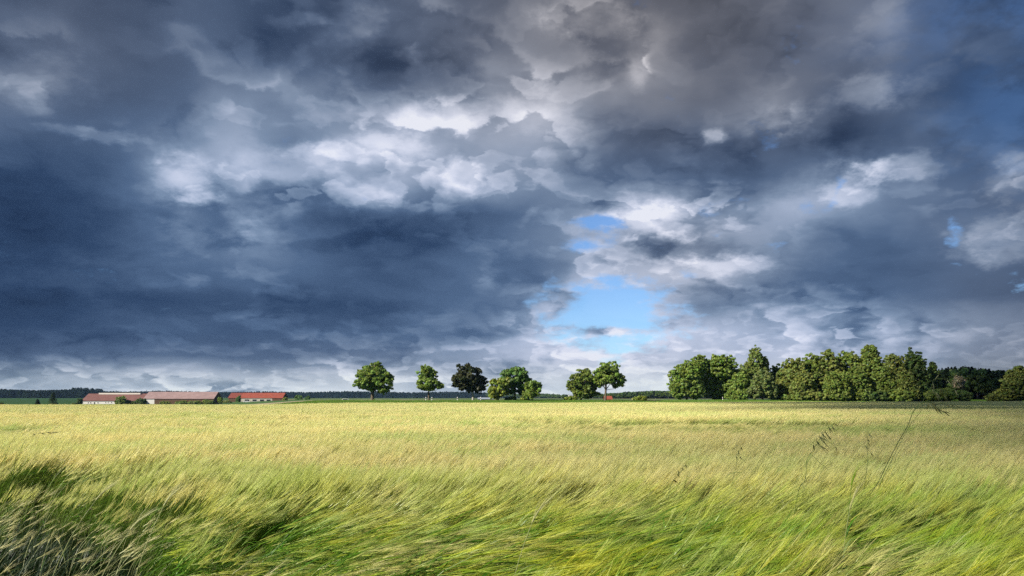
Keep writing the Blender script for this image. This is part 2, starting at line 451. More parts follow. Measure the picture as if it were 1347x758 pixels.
# ground: one sheet out to the horizon
def build_ground():
    ys = np.concatenate([np.linspace(-60, 0, 9)[:-1], np.linspace(0, 40, 41)[:-1], np.linspace(40, 330, 117)[:-1],
                         np.linspace(330, 900, 60)[:-1], np.geomspace(900, 9000, 40)])
    t = np.linspace(-1, 1, 241)
    V = []
    for y in ys:
        half = 60 + 1.35 * max(y, 0)
        x = half * (0.55 * t + 0.45 * t ** 3)
        V.append(np.stack([x, np.full_like(x, y), land(x, np.full_like(x, y))], 1))
    n = len(t); V = np.concatenate(V)
    F = [(i*n+j, i*n+j+1, (i+1)*n+j+1, (i+1)*n+j) for i in range(len(ys)-1) for j in range(n-1)]
    me = bpy.data.meshes.new('ground'); me.from_pydata(V.tolist(), [], F)
    me.polygons.foreach_set('use_smooth', [True] * len(me.polygons)); me.update()
    m, T = material('ground_soil_and_fields')
    pos = T.node('ShaderNodeNewGeometry').outputs['Position']
    px, py, pz = T.sep(pos)
    fine = T.noise(pos, 1.3, 6, 0.6)
    wide = T.noise(T.v('MULTIPLY', pos, (0.006, 0.02, 0.0)), 1.0, 3, 0.5)
    d = T.m('ADD', py, T.m('MULTIPLY', T.m('SUBTRACT', wide, 0.5), 60))
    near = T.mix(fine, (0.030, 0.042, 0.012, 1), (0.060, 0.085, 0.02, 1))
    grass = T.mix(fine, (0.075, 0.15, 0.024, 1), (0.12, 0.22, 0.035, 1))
    # strips of farmland behind, one after the other
    strip = T.ramp(T.m('DIVIDE', d, 2600.0, clamp=True),
        [(0.0, (0.07,0.15,0.03)), (0.088, (0.07,0.15,0.03)), (0.092, (0.33,0.27,0.17)), (0.15, (0.36,0.30,0.19)), (0.155, (0.06,0.12,0.035)),
         (0.24, (0.07,0.13,0.04)), (0.245, (0.20,0.19,0.09)), (0.29, (0.20,0.19,0.09)), (0.295, (0.05,0.105,0.03)), (0.52, (0.045,0.09,0.03)), (1.0, (0.04,0.075,0.03))], 'LINEAR')
    left = T.rng(T.m('DIVIDE', px, T.m('MAXIMUM', py, 1.0)), -0.42, -0.47)
    green_left = T.mix(fine, (0.022, 0.062, 0.018, 1), (0.036, 0.085, 0.022, 1))
    strip = T.mix(left, strip, green_left)
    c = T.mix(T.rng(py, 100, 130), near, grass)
    c = T.mix(T.rng(py, 208, 220), c, strip)
    bump = T.node('ShaderNodeBump'); bump.inputs['Strength'].default_value = 0.5; bump.inputs['Distance'].default_value = 0.1
    T.l.new(fine, bump.inputs['Height'])
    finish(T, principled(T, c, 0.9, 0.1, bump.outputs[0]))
    return tag(link('ground', me, m), kind='structure')
ground = build_ground()

# ------------------------------------------------------------------ scattering of uncountable plants
def scatter(name, clumps, P, rot, scl, idx, mat=None):
    """ONE object: the clump meshes set out on the points P by geometry nodes"""
    lib = bpy.data.collections.new(name + '_clumps')
    for i, me in enumerate(clumps):
        o = bpy.data.objects.new('%s_clump.%03d' % (name, i), me); lib.objects.link(o)
    me = bpy.data.meshes.new(name)
    me.vertices.add(len(P)); me.vertices.foreach_set('co', np.asarray(P, np.float32).ravel())
    a = me.attributes.new('turn', 'FLOAT_VECTOR', 'POINT'); a.data.foreach_set('vector', np.asarray(rot, np.float32).ravel())
    a = me.attributes.new('size', 'FLOAT_VECTOR', 'POINT'); a.data.foreach_set('vector', np.asarray(scl, np.float32).ravel())
    a = me.attributes.new('pick', 'INT', 'POINT'); a.data.foreach_set('value', np.asarray(idx, np.int32))
    o = link(name, me, mat)
    ng = bpy.data.node_groups.new(name + '_spread', 'GeometryNodeTree')
    ng.interface.new_socket('Geometry', in_out='INPUT', socket_type='NodeSocketGeometry')
    ng.interface.new_socket('Geometry', in_out='OUTPUT', socket_type='NodeSocketGeometry')
    N = ng.nodes; L = ng.links
    gi = N.new('NodeGroupInput'); go = N.new('NodeGroupOutput')
    ci = N.new('GeometryNodeCollectionInfo'); ci.inputs['Collection'].default_value = lib
    ci.inputs['Separate Children'].default_value = True; ci.inputs['Reset Children'].default_value = True
    ip = N.new('GeometryNodeInstanceOnPoints'); ip.inputs['Pick Instance'].default_value = True
    def attr(nm, ty):
        q = N.new('GeometryNodeInputNamedAttribute'); q.data_type = ty; q.inputs['Name'].default_value = nm
        return [s for s in q.outputs if s.enabled and s.name == 'Attribute'][0]
    e2r = N.new('FunctionNodeEulerToRotation')
    L.new(attr('turn', 'FLOAT_VECTOR'), e2r.inputs[0])
    L.new(gi.outputs[0], ip.inputs['Points']); L.new(ci.outputs[0], ip.inputs['Instance'])
    L.new(attr('pick', 'INT'), ip.inputs['Instance Index'])
    L.new(e2r.outputs[0], ip.inputs['Rotation']); L.new(attr('size', 'FLOAT_VECTOR'), ip.inputs['Scale'])
    L.new(ip.outputs[0], go.inputs[0])
    md = o.modifiers.new('spread', 'NODES'); md.node_group = ng
    return o

rng = np.random.default_rng(11)

def vnoise(x, y, f, seed):
    """cheap smooth value noise in 0..1"""
    r = np.random.default_rng(seed); G = r.random((256, 256))
    x = np.asarray(x) * f + 31.7; y = np.asarray(y) * f + 17.3
    i = np.floor(x).astype(int); j = np.floor(y).astype(int); a = smooth(x - i); b = smooth(y - j)
    g = lambda p, q: G[p % 256, q % 256]
    return (g(i, j) * (1 - a) + g(i+1, j) * a) * (1 - b) + (g(i, j+1) * (1 - a) + g(i+1, j+1) * a) * b

def perp(t, r):
    a = np.cross(t, r.normal(size=3)); return a / (np.linalg.norm(a) + 1e-9)

def bend_curve(base, length, th0, th1, az, n, power=1.4):
    """points of a culm that leans over in the wind: angle from the vertical th0 at the foot, th1 at the tip"""
    s = np.linspace(0, 1, n); th = th0 + (th1 - th0) * s ** power
    ds = length / (n - 1)
    d = np.stack([np.sin(th) * math.cos(az), np.sin(th) * math.sin(az), np.cos(th)], 1)
    p = np.zeros((n, 3)); p[0] = base
    p[1:] = base + np.cumsum((d[1:] + d[:-1]) * 0.5 * ds, axis=0)
    return p, d[-1], th[-1]

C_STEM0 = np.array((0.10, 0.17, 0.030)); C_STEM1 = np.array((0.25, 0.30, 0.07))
C_LEAF = np.array((0.085, 0.19, 0.025)); C_EAR = np.array((0.46, 0.45, 0.14)); C_AWN = np.array((0.79, 0.735, 0.35))
C_DRY = np.array((0.50, 0.52, 0.25))

def barley_clump(seed, lean, n=42, size=0.42, h=(0.74, 0.9), leafy=1.0, green=0.0, awn_n=17, dry=0.0, spread=0.5, stiff=0.0):
    r = np.random.default_rng(seed); b = MB()
    for k in range(n):
        x, y = r.uniform(-size/2, size/2, 2)
        az = r.normal(0.12, 0.17) if stiff == 0 else r.normal(0.2, 0.6)
        L = r.uniform(*h)
        th1 = lean + r.normal(0, 0.11); th0 = lean * r.uniform(0.1, 0.45)
        P, d, th = bend_curve((x, y, 0), L, th0, th1, az, 6)
        g = float(np.clip(r.normal(green, 0.25), 0, 1)); q = r.uniform(0.8, 1.2)
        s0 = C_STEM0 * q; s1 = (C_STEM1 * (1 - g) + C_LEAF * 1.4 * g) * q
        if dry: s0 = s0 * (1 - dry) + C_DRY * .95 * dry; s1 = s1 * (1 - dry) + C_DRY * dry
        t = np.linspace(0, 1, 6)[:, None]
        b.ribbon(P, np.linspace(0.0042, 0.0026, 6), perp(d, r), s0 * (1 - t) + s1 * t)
        # leaves
        for _ in range(r.poisson(1.9 * leafy)):
            i = r.integers(1, 5); la = az + r.normal(0, 0.5); ll = r.uniform(0.16, 0.34)
            Q, dl, _t = bend_curve(P[i], ll, r.uniform(0.2, 0.7) + lean * 0.4, r.uniform(1.2, 2.2), la, 5, 1.2)
            sd = np.array((-math.sin(la), math.cos(la), r.normal(0, 0.35))); sd /= np.linalg.norm(sd)
            lc = C_LEAF * r.uniform(0.7, 1.5) * (1 - dry * .5) + np.array((0.10, 0.05, 0.0)) * r.random() ** 3
            b.ribbon(Q, np.array((0.006, 0.011, 0.010, 0.007, 0.001)), sd, lc)
        # ear: two rows of grains, a flat zigzag spindle
        el = r.uniform(0.065, 0.095)
        E, de, the = bend_curve(P[-1], el, th1, th1 + 0.22, az, 6, 1.0)
        ec = (C_EAR * (1 - g * .5) + C_LEAF * g * .9) * r.uniform(0.8, 1.2)
        if dry: ec = ec * (1 - dry) + C_DRY * dry * r.uniform(.8, 1.1)
        b.tube(E, [0.0022, 0.0056, 0.0044, 0.0055, 0.0042, 0.0012], 4, ec)
        # awns: long bristles that trail down-wind
        ac = (C_AWN * (1 - 0.55 * g) + C_EAR * 0.55 * g) * r.uniform(0.8, 1.15)
        for j in range(awn_n):
            f = r.uniform(0, 0.95); p0 = E[0] * (1 - f) + E[-1] * f
            aa = az + r.normal(0, 0.11); tt = th1 + r.normal(-0.06, 0.09)
            Q, da, _t = bend_curve(p0, r.uniform(0.14, 0.21), tt, tt + r.uniform(0.1, 0.35), aa, 4, 1.0)
            b.ribbon(Q, (0.0016, 0.0013, 0.0010, 0.0003), perp(da, r), ac * r.uniform(0.85, 1.15))
    return b.mesh('barley')

def barley_far(seed, lean, n=230, size=1.6, green=0.0):
    """the same crop for the distance: fewer, broader strands per ear"""
    r = np.random.default_rng(seed); b = MB()
    for k in range(n):
        x, y = r.uniform(-size/2, size/2, 2); az = r.normal(0.12, 0.26)
        th1 = lean + r.normal(0, 0.17); q = r.uniform(0.75, 1.2); g = float(np.clip(r.normal(green, 0.3), 0, 1))
        P, d, th = bend_curve((x, y, 0.22), r.uniform(0.52, 0.68), lean * 0.3, th1, az, 3)
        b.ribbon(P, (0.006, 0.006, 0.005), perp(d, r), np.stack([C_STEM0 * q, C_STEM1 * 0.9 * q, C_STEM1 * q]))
        if r.random() < 0.28:
            la = az + r.normal(0, 0.5)
            Q, dl, _t = bend_curve(P[1], 0.28, 0.5, 1.9, la, 3, 1.2)
            b.ribbon(Q, (0.012, 0.013, 0.002), perp(dl, r), C_LEAF * r.uniform(0.8, 1.5))
        ac = (C_AWN * (1 - g) + (C_EAR * .45 + C_LEAF * .6) * g) * q
        E, de, _t = bend_curve(P[-1], 0.08, th1, th1 + 0.2, az, 2, 1.0)
        b.ribbon(E, (0.011, 0.009), perp(de, r), (C_EAR * (1 - g * .6) + C_LEAF * .6 * g) * q)
        for j in range(5):
            tt = th1 + r.normal(-0.05, 0.16); aa = az + r.normal(0, 0.2)
            f = r.random(); p0 = E[0] * (1 - f) + E[-1] * f
            Q, da, _t = bend_curve(p0, r.uniform(0.11, 0.16), tt, tt + 0.25, aa, 3, 1.0)
            b.ribbon(Q, (0.0045, 0.0035, 0.001), perp(da, r), ac * r.uniform(0.85, 1.15))
    return b.mesh('barley')

def weed_clump(seed, n=70, size=0.5):
    """dark green grass blades only"""
    r = np.random.default_rng(seed); b = MB()
    for k in range(n):
        x, y = r.uniform(-size/2, size/2, 2); az = r.normal(0.1, 0.7)
        P, d, _t = bend_curve((x, y, 0), r.uniform(0.2, 0.5), r.uniform(0, 0.4), r.uniform(0.7, 1.8), az, 5)
        sd = np.array((-math.sin(az), math.cos(az), r.normal(0, 0.3))); sd /= np.linalg.norm(sd)
        b.ribbon(P, (0.006, 0.010, 0.009, 0.006, 0.001), sd, np.array((0.014, 0.034, 0.008)) * r.uniform(0.6, 1.5))
    return b.mesh('barley')

def turf_clump(seed, n=260, size=1.7):
    r = np.random.default_rng(seed); b = MB()
    for k in range(n):
        x, y = r.uniform(-size/2, size/2, 2); az = r.uniform(0, 6.28)
        P, d, _t = bend_curve((x, y, 0), r.uniform(0.3, 0.75), r.uniform(0, 0.3), r.uniform(0.4, 1.4), az, 3)
        c = np.array((0.125, 0.25, 0.035)) * r.uniform(0.6, 1.4) + np.array((0.09, 0.06, 0.01)) * (r.random() ** 4)
        b.ribbon(P, (0.045, 0.04, 0.01), perp(d, r), c)
    return b.mesh('grass')

# crop colour drifts over the field: riper and greener patches
def crop_patch(T, c):
    pos = T.node('ShaderNodeNewGeometry').outputs['Position']
    n = T.noise(T.v('MULTIPLY', pos, (0.16, 0.34, 0.0)), 1.0, 4, 0.55)
    n2 = T.noise(T.v('MULTIPLY', pos, (1.1, 1.6, 0.0)), 1.0, 3, 0.5)
    k = T.m('ADD', T.m('MULTIPLY', n, 0.70), T.m('MULTIPLY', n2, 0.30))
    g = T.rng(k, 0.33, 0.58)
    py = T.sep(pos)[1]
    # the headland nearest the path ripens later: still green, with streaks turning yellow
    n3 = T.noise(T.v('MULTIPLY', pos, (0.7, 1.5, 0.0)), 1.0, 4, 0.6)
    late = T.m('MULTIPLY', T.rng(py, 10.5, 4.8), T.rng(n3, 0.28, 0.60))
    greener = T.mix(1.0, c, (0.72, 0.92, 0.58, 1), 'MULTIPLY')
    riper = T.mix(1.0, c, (1.10, 1.05, 0.96, 1), 'MULTIPLY')
    c = T.mix(g, greener, riper)
    n4 = T.noise(T.v('MULTIPLY', pos, (1.3, 3.0, 0.0)), 1.0, 4, 0.6)
    hue = T.mix(T.rng(n4, 0.40, 0.60), (0.42, 0.78, 0.12, 1), (0.90, 0.98, 0.18, 1))
    return T.mix(late, c, T.mix(1.0, c, hue, 'MULTIPLY'))
M_BARLEY = leafy_mat('barley_crop', trans=0.30, rough=0.42, spec=0.45, patch=crop_patch)
M_DRY = leafy_mat('dry_stalks_and_weeds', trans=0.25, rough=0.5, spec=0.4)
M_GRASS = leafy_mat('grass_blades', trans=0.3, rough=0.6, spec=0.2)

near_meshes = []; CLASS = {}
def add_class(key, meshes):
    CLASS[key] = (len(near_meshes), len(meshes)); near_meshes.extend(meshes)
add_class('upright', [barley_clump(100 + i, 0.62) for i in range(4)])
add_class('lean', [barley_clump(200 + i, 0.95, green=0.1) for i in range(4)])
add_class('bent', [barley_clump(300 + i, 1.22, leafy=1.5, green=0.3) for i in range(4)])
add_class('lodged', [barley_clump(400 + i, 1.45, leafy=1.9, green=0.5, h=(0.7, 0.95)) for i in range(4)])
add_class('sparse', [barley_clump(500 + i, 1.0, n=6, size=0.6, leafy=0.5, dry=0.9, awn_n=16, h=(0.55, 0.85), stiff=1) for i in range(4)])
add_class('weed', [weed_clump(600 + i) for i in range(3)])
add_class('leafy', [barley_clump(700 + i, 0.8, leafy=3.2, green=0.8, h=(0.55, 0.75)) for i in range(3)])
add_class('far_up', [barley_far(800 + i, 0.66) for i in range(4)])
add_class('far_green', [barley_far(830 + i, 0.7, green=.85) for i in range(2)])
add_class('far_lean', [barley_far(850 + i, 1.0) for i in range(4)])
for key in CLASS:
    a0, n0_ = CLASS[key]
    for me in near_meshes[a0:a0 + n0_]: me.materials.append(M_DRY if key in ('sparse', 'weed') else M_BARLEY)

def corner_gap(x, y):
    """the thin, weedy place by the path at the lower left"""
    u = x / np.maximum(y, 0.5); ub = -0.335 - (y - 5.0) * 0.056
    return 0.72 + (u - ub) * 5.5 + (vnoise(x, y, 1.1, 5) - 0.5) * 1.3 + (vnoise(x, y, 3.1, 15) - 0.5) * 0.7 + np.maximum(0, 3.2 - y) * 2 + np.maximum(0, y - 10.5) * 1.2

def green_patch(x, y):
    """later, shorter, greener places across the field"""
    e = np.minimum(((x - 7.5) / 9.0) ** 2 + ((y - 28.0 - .05 * x) / 3.6) ** 2, ((x - 34.0) / 26.0) ** 2 + ((y - 62.0) / 6.0) ** 2)
    e = np.minimum(e, ((x + 1.5) / 5.0) ** 2 + ((y - 31.0) / 1.6) ** 2)
    return e + (vnoise(x, y, .5, 21) - .5) * 1.2

def barley_points():
    P, Rr, Sc, Ix = [], [], [], []
    def put(x, y, z, rz, tilt, s, key, r):
        a, n = CLASS[key]
        P.append((x, y, z)); Rr.append((tilt[0], tilt[1], rz)); Sc.append(s); Ix.append(a + int(r.integers(n)))
    r = rng
    # near and middle crop
    y = 1.9
    while y < 44:
        step = 0.30 if y < 9 else (0.36 if y < 20 else 0.44)
        half = 0.82 * y + 4.0
        for x in np.arange(-half, half, step):
            xx = x + r.uniform(-.5, .5) * step; yy = y + r.uniform(-.5, .5) * step
            nl = float(vnoise(xx * 0.6, yy, 0.30, 3)); nb = float(vnoise(xx * 0.5, yy, 0.11, 4)); nf = float(vnoise(xx, yy, 0.9, 9))
            gap = float(corner_gap(xx, yy))
            s = 0.82 + 0.24 * nl + 0.16 * nb + r.normal(0, 0.03)
            s *= 0.72 + 0.28 * float(smooth((gap - 0.75) / 0.9))
            # the nearer and the further left, the flatter the wind has laid it
            right = smooth((xx / max(yy, 1) + 0.05) / 0.5)
            flat = 1.25 * smooth((9.5 - yy) / 6.0) * (1 - 0.75 * right) + (nl - 0.5) * 1.9 + (nb - 0.5) * 0.9 + r.normal(0, 0.07)
            tram = float(green_patch(xx, yy)) < 0.8
            rz = 0.45 * (nf - 0.5) + 0.35 * (nl - 0.5) + r.normal(0, 0.06)
            tilt = (r.normal(0, 0.05), r.normal(0, 0.05))
            if gap < 0.75:
                put(xx, yy, float(land(xx, yy)), r.uniform(-1, 1), tilt, (1, 1, r.uniform(.7, 1.1) * (1.0 if gap < .1 else .6)), 'weed', r)
                if r.random() < (0.26 if gap < .1 else .42): put(xx, yy, float(land(xx, yy)), r.normal(0.1, 0.4), tilt, (s, s, s), 'sparse', r)
                continue
            if gap < 1.15 and r.random() < 0.5:
                put(xx, yy, float(land(xx, yy)), rz, tilt, (s * .9, s * .9, s * .8), 'sparse' if r.random() < .4 else 'weed', r); continue
            if tram: key = 'leafy'; s *= 0.84
            elif flat > 0.95: key = 'lodged'
            elif flat > 0.52: key = 'bent'
            elif flat > 0.10: key = 'lean'
            else: key = 'upright'
            if yy < 9 and r.random() < 0.10 + 0.22 * right: key = 'leafy'
            put(xx, yy, float(land(xx, yy)), rz, tilt, (s, s * r.choice((-1, 1)), s), key, r)
        y += step
    # far crop, out to the verge
    y = 43.5
    while y < 214:
        step = 1.15 if y < 90 else 1.3
        half = 0.80 * y + 8
        xs = np.arange(-half, half, step); xs = xs + r.uniform(-.5, .5, len(xs)) * step
        ysr = y + r.uniform(-.5, .5, len(xs)) * step
        ok = ysr < field_end(xs / ysr) + vnoise(xs, ysr, .1, 2) * 1.5
        zz = land(xs, ysr); nl = vnoise(xs * 0.6, ysr, 0.16, 3); nb = vnoise(xs * 0.4, ysr, 0.05, 4)
        for xx, yy, z, a, b_, k in zip(xs, ysr, zz, nl, nb, ok):
            if not k: continue
            tram = float(green_patch(xx, yy)) < 0.8
            s = 0.82 + 0.24 * a + 0.16 * b_ - (0.14 if tram else 0)
            put(xx, yy, z, r.normal(0, 0.15), (0, 0), (1, r.choice((-1, 1)), s), 'far_green' if tram else 'far_lean' if a + r.normal(0, .12) > 0.52 else 'far_up', r)
        y += step
    return P, Rr, Sc, Ix
P, Rr, Sc, Ix = barley_points()
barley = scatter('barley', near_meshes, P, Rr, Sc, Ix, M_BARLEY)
tag(barley, 'ripening pale gold barley bent over by the wind across the whole field', 'barley', kind='stuff')

# the mown bank between the barley and the trees
def verge_points():
    P, Rr, Sc, Ix = [], [], [], []
    r = rng
    for y in np.arange(104, 262, 1.25):
        half = 0.80 * y + 6
        xs = np.arange(-half, half, 1.35); xs = xs + r.uniform(-.6, .6, len(xs))
        u = xs / y; fe = field_end(u)
        for xx, f, uu in zip(xs, fe, u):
            if y < f + 0.8 or y > f + (54 if uu > -0.35 else 30): continue
            P.append((xx, y + r.uniform(-.6, .6), float(land(xx, y)) - 0.03)); Rr.append((0, 0, r.uniform(0, 6.28)))
            q = 0.46 + 0.30 * float(vnoise(xx, y, 0.25, 8)); Sc.append((1, 1, q)); Ix.append(int(r.integers(4)))
    return P, Rr, Sc, Ix
turf = [turf_clump(900 + i) for i in range(4)]
for me in turf: me.materials.append(M_GRASS)
P, Rr, Sc, Ix = verge_points()
verge = scatter('verge_grass', turf, P, Rr, Sc, Ix, M_GRASS)
tag(verge, 'bright green grass on the bank between barley field and trees', 'grass', kind='stuff')

# ------------------------------------------------------------------ trees
ROW = 'trees along the road behind the field'
def bark_mat(name, col):
    m, T = material(name)
    pos = T.node('ShaderNodeNewGeometry').outputs['Position']
    n = T.noise(T.v('MULTIPLY', pos, (5, 5, 1.4)), 1.0, 5, 0.65)
    c = T.mix(n, (*[q * .55 for q in col], 1), (*[q * 1.4 for q in col], 1))
    finish(T, principled(T, c, 0.9, 0.1)); return m
M_BARK = bark_mat('grey_brown_bark', (0.12, 0.10, 0.075))
M_PALE_BARK = bark_mat('pale_bark', (0.36, 0.34, 0.30))
M_LEAF = leafy_mat('tree_leaves', trans=0.42, rough=0.5, spec=0.3)

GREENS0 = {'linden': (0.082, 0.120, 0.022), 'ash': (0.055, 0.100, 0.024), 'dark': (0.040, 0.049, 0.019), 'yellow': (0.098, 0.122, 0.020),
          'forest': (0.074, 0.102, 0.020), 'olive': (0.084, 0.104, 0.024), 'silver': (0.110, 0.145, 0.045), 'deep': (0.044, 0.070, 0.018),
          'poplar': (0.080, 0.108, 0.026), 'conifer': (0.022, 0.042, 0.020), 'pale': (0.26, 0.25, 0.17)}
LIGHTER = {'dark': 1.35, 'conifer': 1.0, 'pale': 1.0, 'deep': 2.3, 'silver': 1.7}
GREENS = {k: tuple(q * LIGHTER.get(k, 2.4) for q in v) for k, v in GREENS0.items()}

def crown_mesh(b, lobes, tone, r, leaf=0.30, density=1.0, clumpy=0.17, hollow=0.55, up=0.25, upright=0.0, gaps=False):
    """leaf sprays spread through the crown: lobes are (x, y, z, rx, ry, rz) round the trunk; returns the spray centres"""
    cents = []
    vol = [q[3] * q[4] * q[5] for q in lobes]
    for (cx, cy, cz, rx, ry, rz) in lobes:
        size = (rx * ry * rz) ** (1 / 3)
        nc = max(10, int(26 * density * (size / (clumpy * 6)) ** 2 / max(0.25, size / 3)))
        nc = int(np.clip(nc, 7 if size < 1.2 else 14, 450))
        ph = r.uniform(0, 6.28, 9); fq = r.uniform(1.6, 4.6, (9, 3)); 
        for k in range(nc):
            d = r.normal(size=3); d /= np.linalg.norm(d)
            bump = 1 + (0.17 if gaps else 0.12) * sum(math.sin(float(fq[j] @ d) * 1.5 + ph[j]) for j in range(9)) / 2.2
            if gaps and bump < 0.93 and r.random() < .75: continue
            rad = (hollow + (1 - hollow) * r.random() ** 0.6) * bump
            if d[2] < -0.55: rad *= 0.85
            c = np.array((cx + d[0] * rx * rad, cy + d[1] * ry * rad, cz + d[2] * rz * rad))
            cr = clumpy * size * r.uniform(0.65, 1.5)
            cents.append((c, cr))
    V = []; C = []
    for c, cr in cents:
        n = int(np.clip(34 * (cr / leaf) ** 1.6 * 0.5, 14, 90) * density ** 0.3)
        t0 = np.asarray(tone) * r.uniform(0.72, 1.30) * np.array((r.uniform(0.85, 1.2), 1, r.uniform(0.8, 1.2)))
        g = r.normal(size=(n, 3)); g /= np.linalg.norm(g, axis=1)[:, None]
        p = c + g * (cr * r.random((n, 1)) ** 0.45) * np.array((1.15, 1.15, 0.75 + upright))
        nrm = g + np.array((0, 0, up)) + r.normal(0, 0.38, (n, 3)); nrm /= np.linalg.norm(nrm, axis=1)[:, None]
        a = np.cross(nrm, r.normal(size=(n, 3))); a /= np.linalg.norm(a, axis=1)[:, None]
        if upright: a = a * (1 - upright) + np.array((0, 0, 1)) * upright
        bb = np.cross(nrm, a)
        s = leaf * r.uniform(0.6, 1.3, (n, 1))
        q = np.stack([p - a * s, p + bb * s * 0.55, p + a * s, p - bb * s * 0.55], 1)
        V.append(q.reshape(-1, 3)); C.append(np.repeat(t0 * r.uniform(0.7, 1.35, (n, 1)), 4, axis=0))
    V = np.concatenate(V); C = np.concatenate(C)
    F = np.arange(len(V)).reshape(-1, 4)
    b.add(V, F.tolist(), C)
    return cents

def tree(name, label, px, d, top, bottom, left, right, tone='forest', trunk_w=0.5, group=None, lobes=None, seed=0,
         density=1.0, leaf=0.30, clumpy=0.17, pale=False, cat='tree', base=None, hollow=0.55, depth=1.0, upright=0.0):
    """crown extent given as seen from the path (photo pixels); lobes in pixels too: (x, y, half width, half height)"""
    r = np.random.default_rng(1000 + seed)
    f = foot(px, d) if base is None else base
    root = empty(name, f)
    tag(root, label, cat, group)
    k = d / FPX
    if lobes is None: lobes = [((left + right) / 2, (top + bottom) / 2, (right - left) / 2, (bottom - top) / 2)]
    L3 = []
    for i, (x, y, hw, hh) in enumerate(lobes):
        w = at(x, y, d) - f
        dy = 0.0 if len(lobes) == 1 else float(r.uniform(-0.45, 0.45)) * hw * k
        L3.append((w.x, dy, w.z, hw * k * .93, hw * k * depth * .93, hh * k * .93))
    if group == ROW:
        zlow = min(q[2] - q[5] for q in L3)
        for q in list(L3):
            for _ in range(3):
                dv = r.normal(size=3); dv /= np.linalg.norm(dv); g = r.uniform(.22, .38)
                L3.append((q[0] + dv[0] * q[3] * .95, q[1] + dv[1] * q[4] * .95, max(zlow + q[5] * g, q[2] + dv[2] * q[5] * .95), q[3] * g, q[4] * g, q[5] * g))
    b = MB(); cents = crown_mesh(b, L3, GREENS[tone], r, leaf, density * (ROAD_DENSITY if group == ROW else 1.0), clumpy, hollow, upright=upright, gaps=group == ROW)
    b.build('crown', M_LEAF, root)
    # trunk and the limbs that carry the sprays
    t = MB()
    zc = np.average([q[2] for q in L3], weights=[q[5] for q in L3]); xc = np.average([q[0] for q in L3], weights=[q[3] for q in L3])
    zt = max(q[2] + q[5] * 0.45 for q in L3)
    n = 7; s = np.linspace(0, 1, n)
    tp = np.stack([xc * s ** 1.6 + r.normal(0, 0.06, n) * (s > 0), r.normal(0, 0.06, n) * (s > 0), -0.2 + (zt + 0.2) * s], 1)
    tr = trunk_w * 0.5 * np.array((1.35, 1.0, .9, .78, .6, .4, .15))
    t.tube(tp, tr, 9, (1, 1, 1))
    for i in r.choice(len(cents), min(len(cents), 16), replace=False):
        c = cents[i][0]
        j = int(r.integers(2, 5)); p0 = tp[j]
        if c[2] < p0[2] - 0.3: p0 = tp[2]
        mid = p0 * 0.5 + c * 0.5 + np.array((0, 0, -0.12 * np.linalg.norm(c - p0)))
        t.tube([p0, mid, c], [tr[j] * 0.55, tr[j] * 0.33, 0.02], 5, (1, 1, 1))
    t.build('trunk', M_PALE_BARK if pale else M_BARK, root, smooth=True)
    return root

D = 192
ROAD_DENSITY = .85
tree('roadside_tree', 'broad round green tree with thick pale trunk, first beside the farm', 490, D, 476, 519, 467, 518, 'linden', 0.75, ROW,
     [(492, 492, 17, 14), (481, 500, 14, 13), (504, 503, 13, 15), (488, 508, 15, 8), (511, 497, 6, 8)], 1, density=1.1, leaf=.3)
tree('roadside_tree', 'slender tree with egg shaped crown on a thin bare trunk, second from the farm', 564, D + 2, 481, 516, 547, 582, 'linden', 0.42, ROW,
     [(564, 495, 12, 13), (565, 506, 17, 9), (561, 489, 8, 8)], 2, density=1.15)
tree('roadside_tree', 'dark blackish leaved round tree between slender tree and yellow bush', 622, D + 4, 479, 520, 594, 641, 'dark', 0.5, ROW,
     [(617, 494, 18, 14), (606, 500, 12, 10), (628, 506, 13, 13), (616, 507, 14, 9)], 3, density=1.0, pale=True)
tree('roadside_tree', 'yellow green bushy tree at the left end of the middle clump', 655, D - 2, 497, 528, 643, 672, 'yellow', 0.35, ROW,
     [(656, 511, 12, 13), (650, 518, 8, 9), (664, 505, 10, 9)], 4, density=1.2)
tree('roadside_tree', 'tall open crowned green tree in the centre of the middle clump', 677, D, 483, 517, 655, 699, 'ash', 0.4, ROW,
     [(678, 495, 18, 12), (668, 503, 12, 9), (688, 504, 11, 10), (681, 489, 11, 6), (667, 512, 11, 9), (690, 513, 10, 9)], 5, density=0.95)
tree('roadside_tree', 'small bushy green tree at the right end of the middle clump', 699, D - 4, 500, 528, 689, 712, 'linden', 0.3, ROW,
     [(701, 513, 10, 13), (695, 518, 7, 9), (706, 510, 6, 8)], 6, density=1.2)
tree('roadside_tree', 'leafy tree with low branches, left one of the pair near the wood', 764, D, 487, 527, 747, 787, 'forest', 0.5, ROW,
     [(767, 501, 16, 14), (757, 508, 10, 10), (778, 511, 11, 13), (765, 517, 12, 8)], 7, density=1.15)
tree('roadside_tree', 'tall pale green tree on bare forked trunk, right one of the pair near the wood', 796, D - 3, 476, 515, 781, 821, 'linden', 0.5, ROW,
     [(799, 492, 16, 15), (790, 499, 10, 11), (810, 501, 11, 11), (803, 486, 12, 9)], 8, density=1.15)

